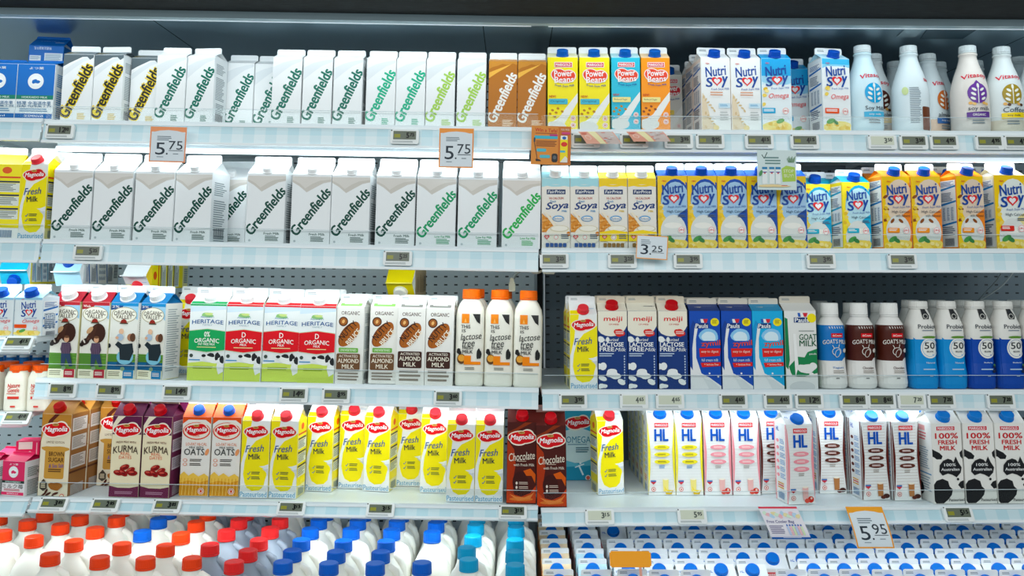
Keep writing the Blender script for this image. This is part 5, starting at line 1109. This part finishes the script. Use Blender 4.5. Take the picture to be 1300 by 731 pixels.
# let neighbours settle so that no two jugs share the same room
WX, WY = .0992, .0842
for it in range(400):
    for i in range(len(jj)):
        for j in range(i+1, len(jj)):
            a, b = jj[i], jj[j]; dx = b[1]-a[1]; dy = b[2]-a[2]
            ox = WX - abs(dx); oy = WY - abs(dy)
            if ox > 0 and oy > 0:
                if ox/WX < oy/WY*1.2: s_ = math.copysign(ox/2, dx or 1); a[1] -= s_; b[1] += s_
                else: s_ = math.copysign(oy/2, dy or 1); a[2] -= s_; b[2] += s_
b2 = defaultdict(list)
for j in jj: b2[(j[0], int(j[3]))].append(j)
RW = {1: 'front row', 2: 'second row', 3: 'third row', 4: 'fourth row', 5: 'fifth row', 6: 'back row'}
for (kind, row), L in b2.items():
    L.sort(key=lambda j: j[1])
    for n, j in enumerate(L):
        lb = KIND[kind]['desc'] + ', %s from left in the %s' % (ORD[n], RW[row])
        make(KIND[kind], lb, '%ss standing on the bottom deck' % KIND[kind]['desc'].split(' with')[0], Matrix.Translation((j[1], j[2], DECK + .0006)) @ Matrix.Rotation(math.radians(-1 + 2*((n*7) % 5)/4), 4, 'Z'))

# packed cartons in the bottom of the right case
rnd = random.Random(11)
rows = [2.135, 2.217, 2.300, 2.384, 2.468, 2.550, 2.632, 2.714]
g = []
for ri, Y in enumerate(rows):
    px = 702.0
    n = 0
    while True:
        x = XJ + .052 + n*.0730 + (.010 if n > 1 else 0)
        if x > x_of(1335, Y, DECK + .2): break
        k = 'well_hl'
        if n == 0: k = 'well_orange'
        if n == 1 and ri in (1, 2, 3): k = 'well_cyan'
        skip = (ri == 0 and n in (3, 4, 5, 6)) or (ri == 1 and n in (5, 6)) or (ri == 2 and n == 7) or (ri == 0 and n in (9,)) or (ri == 5 and n in (2,))
        if not skip: g.append((k, x + rnd.uniform(-.001, .001) + (-.012 if n == 0 else 0), Y + rnd.uniform(-.003, .003), rnd.uniform(-1.8, 1.8), ri, n))
        n += 1
b3 = defaultdict(list)
for q in g: b3[(q[0], q[4])].append(q)
RR = ['front row', 'second row', 'third row', 'fourth row', 'fifth row', 'sixth row', 'seventh row', 'back row']
for (k, ri), L in b3.items():
    L.sort(key=lambda q: q[1])
    for n, q in enumerate(L):
        lb = KIND[k]['desc'] + (', %s from left, bottom %s' % (ORD[n], RR[ri]) if len(L) > 1 else ', bottom %s' % RR[ri])
        make(KIND[k], lb, 'milk cartons packed on the bottom deck', Matrix.Translation((q[1], q[2] + .035, DECK + .0006)) @ Matrix.Rotation(math.radians(q[3]), 4, 'Z'))

# ------------------------------------------------------------------ electronic price tags clipped on the rails
def tag_meshes(txt, w, h, bright):
    bm = bmesh.new(); W, Hh = w/2, h/2; r = .003
    pts = [(-W+r, -Hh), (W-r, -Hh), (W, -Hh+r), (W, Hh-r), (W-r, Hh), (-W+r, Hh), (-W, Hh-r), (-W, -Hh+r)]
    prism_xz(bm, pts, -.0085, 0); bmesh.ops.recalc_face_normals(bm, faces=bm.faces)
    a = Art(); sl = {'#e9edec': 0}
    a.lines(-W*.85, Hh*.62, W*.85, Hh*.9, 2, '#8f999b', frac=.2)
    a.ell(-W*.93, -Hh*.86, .0016, .0016, '#20282c', 0, 10)
    emit(bm, a, lambda x, y, l: (x, -.0085-l, -y), sl)
    case = to_mesh(bm, 'tag_case', art_mats(sl), False)
    bg, dg = ('#cfd4c2', '#5b625c') if bright else ('#666d60', '#0a0e0c')
    bm = bmesh.new(); box(bm, -W*.80, W*.80, -.0095, -.0086, -Hh*.40, Hh*.78)
    bmesh.ops.recalc_face_normals(bm, faces=bm.faces)
    a = Art(); sl = {bg: 0}
    if not bright: a.rect(-W*.72, -Hh*.35, -W*.30, Hh*.15, '#8f8f3c')
    a.text(txt[0], W*.22, -Hh*.18, W*.22*len(txt[0]), Hh*.78, dg, 0, .10); a.text(txt[1], W*.52, -Hh*.28, W*.32, Hh*.50, dg, 0, .10)
    emit(bm, a, lambda x, y, l: (x, -.0095-l, -y), sl)
    scr = to_mesh(bm, 'tag_screen', art_mats(sl, .25), False)
    return case, scr
TAGS = [('S1L', 72, ('12', '30'), 0), ('S1L', 513, ('5', '75'), 0), ('S1R', 744, ('3', '95'), 0), ('S1R', 806, ('3', '95'), 0), ('S1R', 863, ('3', '95'), 0), ('S1R', 903, ('9', '95'), 0), ('S1R', 966, ('4', '15'), 0), ('S1R', 1024, ('4', '15'), 0), ('S1R', 1123, ('3', '50'), 1), ('S1R', 1163, ('3', '50'), 0), ('S1R', 1202, ('4', '95'), 0), ('S1R', 1260, ('4', '95'), 0), ('S1R', 1296, ('4', '95'), 0),
        ('S2L', 108, ('5', '25'), 0), ('S2L', 504, ('5', '25'), 0), ('S2R', 704, ('3', '25'), 0), ('S2R', 791, ('3', '25'), 0), ('S2R', 875, ('3', '95'), 0), ('S2R', 1045, ('3', '95'), 0), ('S2R', 1149, ('3', '95'), 0),
        ('S3L', 75, ('8', '95'), 0), ('S3L', 136, ('8', '95'), 0), ('S3L', 221, ('14', '95'), 0), ('S3L', 371, ('14', '95'), 0), ('S3L', 425, ('8', '95'), 0), ('S3L', 568, ('3', '60'), 0),
        ('S3R', 728, ('3', '95'), 0), ('S3R', 806, ('4', '65'), 1), ('S3R', 852, ('4', '65'), 1), ('S3R', 933, ('4', '65'), 0), ('S3R', 990, ('4', '65'), 0), ('S3R', 1030, ('12', '95'), 0), ('S3R', 1087, ('8', '65'), 0), ('S3R', 1122.5, ('8', '65'), 0), ('S3R', 1161, ('7', '20'), 1), ('S3R', 1199, ('7', '20'), 0), ('S3R', 1275, ('7', '20'), 0),
        ('S3F', 20, ('4', '15'), 0), ('SJF', 18, ('4', '10'), 0), ('S4L', 64, ('3', '85'), 0), ('S4L', 130, ('2', '85'), 0), ('S4L', 209, ('3', '85'), 0), ('S4L', 368, ('3', '15'), 0), ('S4L', 482, ('3', '15'), 0), ('S4L', 651, ('3', '15'), 0),
        ('S4R', 762, ('3', '15'), 1), ('S4R', 880, ('5', '95'), 1), ('S4R', 1220, ('5', '15'), 0)]
TM = {}
tb = defaultdict(list)
for t in TAGS: tb[{'S3F': 'raised side shelf', 'SJF': 'bottle side shelf'}.get(t[0]) or NAMES[t[0][:2]]].append(t)
for where, L in tb.items():
    L.sort(key=lambda t: t[1])
    for n, (s, px, txt, br) in enumerate(L):
        S = SH[s]; big = s in ('S3F', 'SJF'); w, h = (.066, .034) if s != 'S4L' else (.064, .032)
        kk = (txt, br, w)
        if kk not in TM: TM[kk] = tag_meshes(txt, w, h, br)
        wv = S['rail']*.5
        x = x_of(px, S['Y'] - .03, S['p0'].z - .03)
        y = S['Y'] - .0015 - wv*math.sin(S['t']) - .0045*math.cos(S['t']); z = shelf_z(s, x) - .004 - wv*math.cos(S['t']) + .0045*math.sin(S['t'])
        M = Matrix.Translation((x, y, z)) @ Matrix.Rotation(-S['th'], 4, 'Y') @ Matrix.Rotation(-S['t'], 4, 'X')
        lb = 'electronic price tag' + (' with pale screen' if br else ' with dark screen')
        lb += ', %s tag from left on %s rail' % (ORD[n], where) if len(L) > 1 else ' on the %s rail' % where
        r = root('price_tag', lb, 'price tag', group='price tags on the %s rail' % where); r.matrix_world = M
        obj('case', TM[kk][0], r); o = obj('screen', TM[kk][1], r)

# ------------------------------------------------------------------ hanging price signs, flyers and cards
def card(name, label, cat, s, px0, px1, py0, py1, art, col, out=.012, rot=0, bend=0.0, lean=0.0, edge=None, W=100, skew=0.0, group=None, holder=True):
    S = SH[s]; Y = S['Y'] - .03 - out
    a = at(px0, py0, Y); b = at(px1, py1, Y); w, h = abs(b.x-a.x), abs(a.z-b.z); c = Vector(((a.x+b.x)/2, Y, a.z))
    sl = {col: 0}; bm = bmesh.new(); N = 8; k = w/100.0
    def pt(x, v, o):                               # v: 0 top .. 1 bottom, metres across
        f = v*h; yy = -bend*math.sin(v*math.pi*.5)*1.0 - o
        return (x + skew*v, yy + lean*v, -f)
    F_ = [[bm.verts.new(pt(sx*w/2, i/N, o)) for i in range(N+1)] for sx in (-1, 1) for o in (0, -.0012)]
    for i in range(N):
        bm.faces.new([F_[0][i], F_[2][i], F_[2][i+1], F_[0][i+1]]); bm.faces.new([F_[1][i+1], F_[3][i+1], F_[3][i], F_[1][i]])
        bm.faces.new([F_[0][i], F_[0][i+1], F_[1][i+1], F_[1][i]]); bm.faces.new([F_[2][i], F_[3][i], F_[3][i+1], F_[2][i+1]])
    bm.faces.new([F_[0][0], F_[1][0], F_[3][0], F_[2][0]]); bm.faces.new([F_[0][N], F_[2][N], F_[3][N], F_[1][N]])
    bmesh.ops.recalc_face_normals(bm, faces=bm.faces)
    HH_ = 100*h/w
    emit(bm, art(HH_), lambda x, y, l: pt((x-50)*k, y/HH_, l*1.6 + .0002), sl, (200, HH_/N))
    me = to_mesh(bm, name, art_mats(sl, .4), False)
    r = root(name, label, cat, c, (0, math.radians(rot), 0), group)
    obj('card', me, r)
    if holder:
        bm = bmesh.new(); box(bm, -w*.12, w*.12, .0025, .006 + out, -h*.12, -h*.02); obj('clip', to_mesh(bm, 'clip', [mat('#d3dadd', .3)]), r)
    return r
def price_art(big, small, edge):
    def f(H):
        a = Art(); a.rect(0, 0, 100, 14, edge); a.rect(0, 0, 3.5, H, edge); a.rect(96.5, 0, 100, H, edge); a.rect(0, H-3.5, 100, H, edge)
        a.poly([(4, 16), (26, 11), (50, 9), (74, 11), (96, 16), (96, H-4), (4, H-4)], '#dde5ea')
        a.lines(20, 26, 60, 40, 3, '#6f7d86', frac=.2)
        a.text(big, 30, H*.62, 26, H*.34, '#1d2c38', 0, .01, 0, 3); a.ell(49, H*.76, 2.4, 2.4, '#1d2c38'); a.text(small, 72, H*.52, 38, H*.24, '#1d2c38', 0, .0, 0, 3); a.rect(54, H*.66, 92, H*.675, '#1d2c38')
        a.lines(66, H*.75, 84, H*.79, 1, '#7d8a92'); a.lines(22, H*.84, 44, H*.88, 1, '#8d9aa2'); return a
    return f
def small_price(H):
    a = Art(); a.rect(0, 0, 100, H, '#eea35a'); a.rect(2.5, 2.5, 97, H-3, '#dfe7ec'); a.lines(14, 14, 46, 30, 3, '#8b98a0', frac=.2)
    a.text('3', 26, H*.60, 24, H*.42, '#1d2c38', 0, .01, 0, 3); a.ell(45, H*.78, 2.6, 2.6, '#1d2c38'); a.text('25', 66, H*.55, 34, H*.26, '#1d2c38', 0, 0, 0, 3); a.rect(50, H*.71, 88, H*.725, '#1d2c38'); return a
def tefal(H):
    a = Art(); a.rect(0, 0, 100, H, '#d98c42'); a.rect(68, 2, 99, H-2, '#c9702f'); a.text('Win a Tefal', 37, 11, 56, 9, '#c42b22', -2, .03); a.rect(10, 18, 64, 20, '#a9542a')
    a.rect(8, 25, 66, 33, '#45b4c8'); a.rect(46, 21, 66, 26, '#b23a7a'); a.lines(12, 38, 64, 54, 4, '#8a4a1e', frac=.1); a.rect(14, 58, 38, 66, '#58b8c4', 3); a.rect(22, 74, 48, 82, '#58b8c4', 3)
    a.rect(6, 30, 10, 42, '#23414e', 2); a.line(8, 42, 16, 86, 1.5, '#2a2a2c'); a.poly([(12, 84), (22, 86), (26, 90), (12, 90)], '#222426'); a.rect(52, 70, 67, 92, '#1f2224', 5); a.ell(59.5, 80, 4.5, 5, '#5a5f64')
    a.rect(73, 26, 92, H-6, '#f2dc3c', 2); a.rect(74, 24, 91, 34, '#f0f0ea'); a.ell(83, 30, 5, 4, '#1f5fae'); a.ell(83, 46, 8, 6, '#d93a30'); a.rect(73, 62, 86, 67, '#4db4c6'); a.poly([(73, 92), (86, 76), (92, 82), (92, H-6), (73, H-6)], '#e9e6d8'); a.text('YOU PICK', 85, 9, 22, 5, '#f0e2c8', 0, .02); a.rect(76, 15, 98, 21, '#cf4a7a', 3); return a
def leaflet(H):
    a = Art(); a.rect(0, 0, 100, H, '#d4e3e2'); a.line(12, 12, 18, 22, 2, '#2f4f4a'); a.line(18, 22, 26, 6, 2, '#2f4f4a'); a.lines(20, 18, 60, 40, 3, '#6a8a88', frac=.15); a.poly([(62, 48), (74, 40), (96, 44), (98, 80), (64, 82)], '#a9c85a'); a.text('STOP', 80, 54, 26, 8, '#e4ecc8', 0, .03); a.text('BUY!', 80, 66, 24, 9, '#e4ecc8', 0, .03)
    for i, x in enumerate((12, 30, 46)): a.rect(x, 48, x+13, 88, '#e9efee', 1); a.rect(x, 44, x+13, 50, '#2f7fae'); a.heart(x+6.5, 60, 6, 5, '#c84a4a'); a.rect(x+1, 56, x+12, 58, '#2f5fa8')
    for i in range(9): a.line(80+i*1.6, 32, 76+i*2.6, 22-(i % 3)*3, 1.2, '#4f7f4a')
    a.blob(40, H-10, 36, 4, '#e8d2a0', 4); a.lines(60, H-12, 80, H-8, 1, '#c86a5a'); a.ell(8, 60, 4, 8, '#4f8f5a', 20); return a
def flyer(seed, c1):
    def f(H):
        r = random.Random(seed); a = Art(); a.rect(0, 0, 100, H, c1)
        a.poly([(26, 0), (48, 0), (56, H), (40, H)], '#e8dfb0'); a.poly([(50, 0), (96, 0), (98, H), (62, H)], '#c9bab4'); a.ell(16, H*.5, 8, H*.2, '#e9c9b8'); a.ell(16, H*.5, 6, H*.15, c1)
        for _ in range(10): x = r.uniform(54, 86); y = r.uniform(2, H-6); a.rect(x, y, x+r.uniform(4, 12), y+1.5, ('#a98f8a', '#e0e4ea', '#d86a5a')[_ % 3])
        a.lines(4, 4, 24, H*.3, 2, '#c9574a'); return a
    return f
def freebag(H):
    r = random.Random(5); a = Art(); a.rect(0, 0, 100, H, '#e6e2e8'); a.rect(0, 0, 100, 4, '#d84a5a')
    for i in range(12): a.blob(10 + i*7.4, 14 + (i % 3)*3, 6, 4.5, ('#cfe4cf', '#e9b6bc', '#b8d2e6', '#e4d8a8')[i % 4], i)
    a.text('Free Cooler Bag', 40, 32, 70, 8, '#3d3a7a', 0, .01, .15, 2); a.lines(6, 40, 42, 60, 5, '#7d7896', frac=.2)
    for i in range(6): a.rect(50+i*7, 40 + (i % 2)*2, 55+i*7, 62, ('#b9c8e4', '#e8b8c0', '#cfe0b8')[i % 3], 1); a.ell(52.5+i*7, 39, 2, 2, '#2f5fae')
    a.rect(0, H-5, 100, H, '#2f5fa8'); a.lines(30, H-4, 80, H-2, 1, '#dfe6f2'); return a
card('price_sign', 'white 5.75 price sign with orange border below the top shelf at left', 'price sign', 'S1L', 191.5, 236, 161, 206, price_art('5', '75', '#ee9a6c'), '#eef2f4', .012, 1.5)
card('price_sign', 'white 5.75 price sign with orange border beneath lime lettered cartons', 'price sign', 'S1L', 558, 601.5, 163, 213, price_art('5', '75', '#ef9a4e'), '#eef2f4', .012, 1.0)
card('price_sign', 'tilted 3.25 price sign below the cream soya cartons', 'price sign', 'S2R', 808.5, 849, 299, 329, small_price, '#eef2f4', .012, 3.5)
card('price_sign', 'curved 5.95 price sign with orange border on fourth shelf rail', 'price sign', 'S4R', 1073, 1121, 643, 690, price_art('5', '95', '#f0a544'), '#e9eef0', .004, 0, .035, 0, None, 100, .012)
card('promo_card', 'orange prize draw card with vacuum cleaner picture', 'promotional card', 'S1R', 675, 725.5, 160, 209, tefal, '#d98c42', .010, 1.5)
card('leaflet', 'pale green leaflet with three little cartons on it', 'leaflet', 'S1R', 961, 1012, 190.5, 241, leaflet, '#d4e3e2', .010, .6)
card('flyer', 'pink and yellow flyer curling off the rail, left one', 'flyer', 'S1R', 734, 778, 167, 184, flyer(3, '#dfa793'), '#dfa793', .012, 0, .020, 0, None, 100, .018)
card('flyer', 'pink flyer curling off the rail below the orange carton', 'flyer', 'S1R', 795, 842, 167, 181, flyer(8, '#dda08c'), '#dda08c', .012, 0, .020, 0, None, 100, .014)
card('flyer', 'white gift bag flyer hanging from the fourth shelf rail', 'flyer', 'S4R', 962, 1012, 643, 679, freebag, '#e6e2e8', .004, 0, .03, 0, None, 100, .022)
r = root('marker_card', 'blank orange card lying on the packed bottom cartons', 'card', at(801, 720, 2.17), (math.radians(-28), 0, 0))
bm = bmesh.new(); box(bm, -.046, .046, -.0008, .0008, 0, .034, 0); bmesh.ops.bevel(bm, geom=[e for e in bm.edges if abs(e.verts[0].co.y-e.verts[1].co.y) > .001], offset=.003, segments=2, affect='EDGES')
obj('card', to_mesh(bm, 'orange_card', [mat('#f0a035', .4)]), r)
bm = bmesh.new(); box(bm, .018, .024, .0009, .003, -.05, .03, 0); obj('stem', to_mesh(bm, 'stem', [mat('#d9a090', .4)]), r)

# sticker on the ceiling panel
z = at(1180, 40, 2.3).z
p = [at_z(1166, 45, SH and at(1180, 25, YC).z - .0045), ]
zc = at(1180, 24.6, YC).z - .0046
bm = bmesh.new(); q = [at_z(1180, 33, zc), at_z(1246, 33.5, zc), at_z(1222, 49, zc), at_z(1168, 49, zc)]
dx = .0; a_ = [bm.verts.new(v + Vector((0, 0, -.001))) for v in q]; b_ = [bm.verts.new(v + Vector((0, 0, -.0002))) for v in q]
bm.faces.new(a_); bm.faces.new(b_[::-1])
for i in range(4): bm.faces.new([a_[i], b_[i], b_[(i+1) % 4], a_[(i+1) % 4]])
tag(obj('sticker', to_mesh(bm, 'sticker', [mat('#3f5560', .5)])), 'dark rectangular sticker on the case ceiling at upper right', 'sticker')
bm = bmesh.new(); q = [at_z(1152, 33, zc), at_z(1176, 33, zc), at_z(1162, 47, zc), at_z(1138, 47, zc)]
a_ = [bm.verts.new(v + Vector((0, 0, -.001))) for v in q]; b_ = [bm.verts.new(v + Vector((0, 0, -.0002))) for v in q]
bm.faces.new(a_); bm.faces.new(b_[::-1])
for i in range(4): bm.faces.new([a_[i], b_[i], b_[(i+1) % 4], a_[(i+1) % 4]])
tag(obj('sticker', to_mesh(bm, 'sticker', [mat('#9fb2ba', .5)])), 'pale printed sticker beside the dark one on the ceiling', 'sticker')

# cables and connectors
def cable(label, pts, r, col):
    # smooth the line with a few corner cuts
    P = [Vector(p) for p in pts]
    for _ in range(2):
        Q = [P[0]]
        for i in range(len(P)-1): Q += [P[i].lerp(P[i+1], .25), P[i].lerp(P[i+1], .75)]
        P = Q + [P[-1]]
    bm = bmesh.new(); tube(bm, P, r, 8)
    return tag(obj('cable', to_mesh(bm, 'cable', [mat(col, .5)])), label, 'cable')
cable('grey cable bending up to the shelf beside orange capped bottles', [at(671, 341, 2.35), at(661, 343, 2.36), at(655, 347, 2.37), at(652, 353, 2.38)], .004, '#7d8682')
r = root('cable_plug', 'beige cable connector hanging above the orange capped bottles', 'connector', at(650, 370, 2.38))
bm = bmesh.new(); box(bm, -.008, .008, -.006, .006, 0, .022); box(bm, -.005, .005, -.004, .004, .022, .034); obj('plug_body', to_mesh(bm, 'plug', [mat('#b0ad98', .5)]), r)
r = root('junction_box', 'small cream plastic box under the second shelf joint', 'connector', at(697, 348, 2.30))
bm = bmesh.new(); box(bm, -.014, .014, -.01, .012, 0, .018); bmesh.ops.bevel(bm, geom=bm.edges[:], offset=.002, segments=2, affect='EDGES'); obj('box_body', to_mesh(bm, 'jbox', [mat('#c9c2b2', .5)]), r)
cable('looped grey cable beneath the joint of the second shelf', [at(672, 340, 2.31), at(675, 345, 2.30), at(682, 347, 2.30), at(689, 343, 2.31), at(692, 340, 2.31)], .003, '#9a9486')
cable('thin pale cable dangling above the probiotic bottles', [at(1290, 341, 2.6), at(1274, 362, 2.6), at(1256, 374, 2.6), at(1241, 383, 2.6)], .002, '#b9c0c0')
cable('thin grey cable above the bottles at far right', [at(1274, 341, 2.62), at(1266, 356, 2.62), at(1250, 372, 2.62), at(1240, 384, 2.62)], .0018, '#8f989a')
cable('grey cable under the top shelf at far right', [at(1300, 196, 2.5), at(1284, 203, 2.5), at(1272, 212, 2.5), at(1262, 224, 2.5)], .0035, '#a9b6b8')
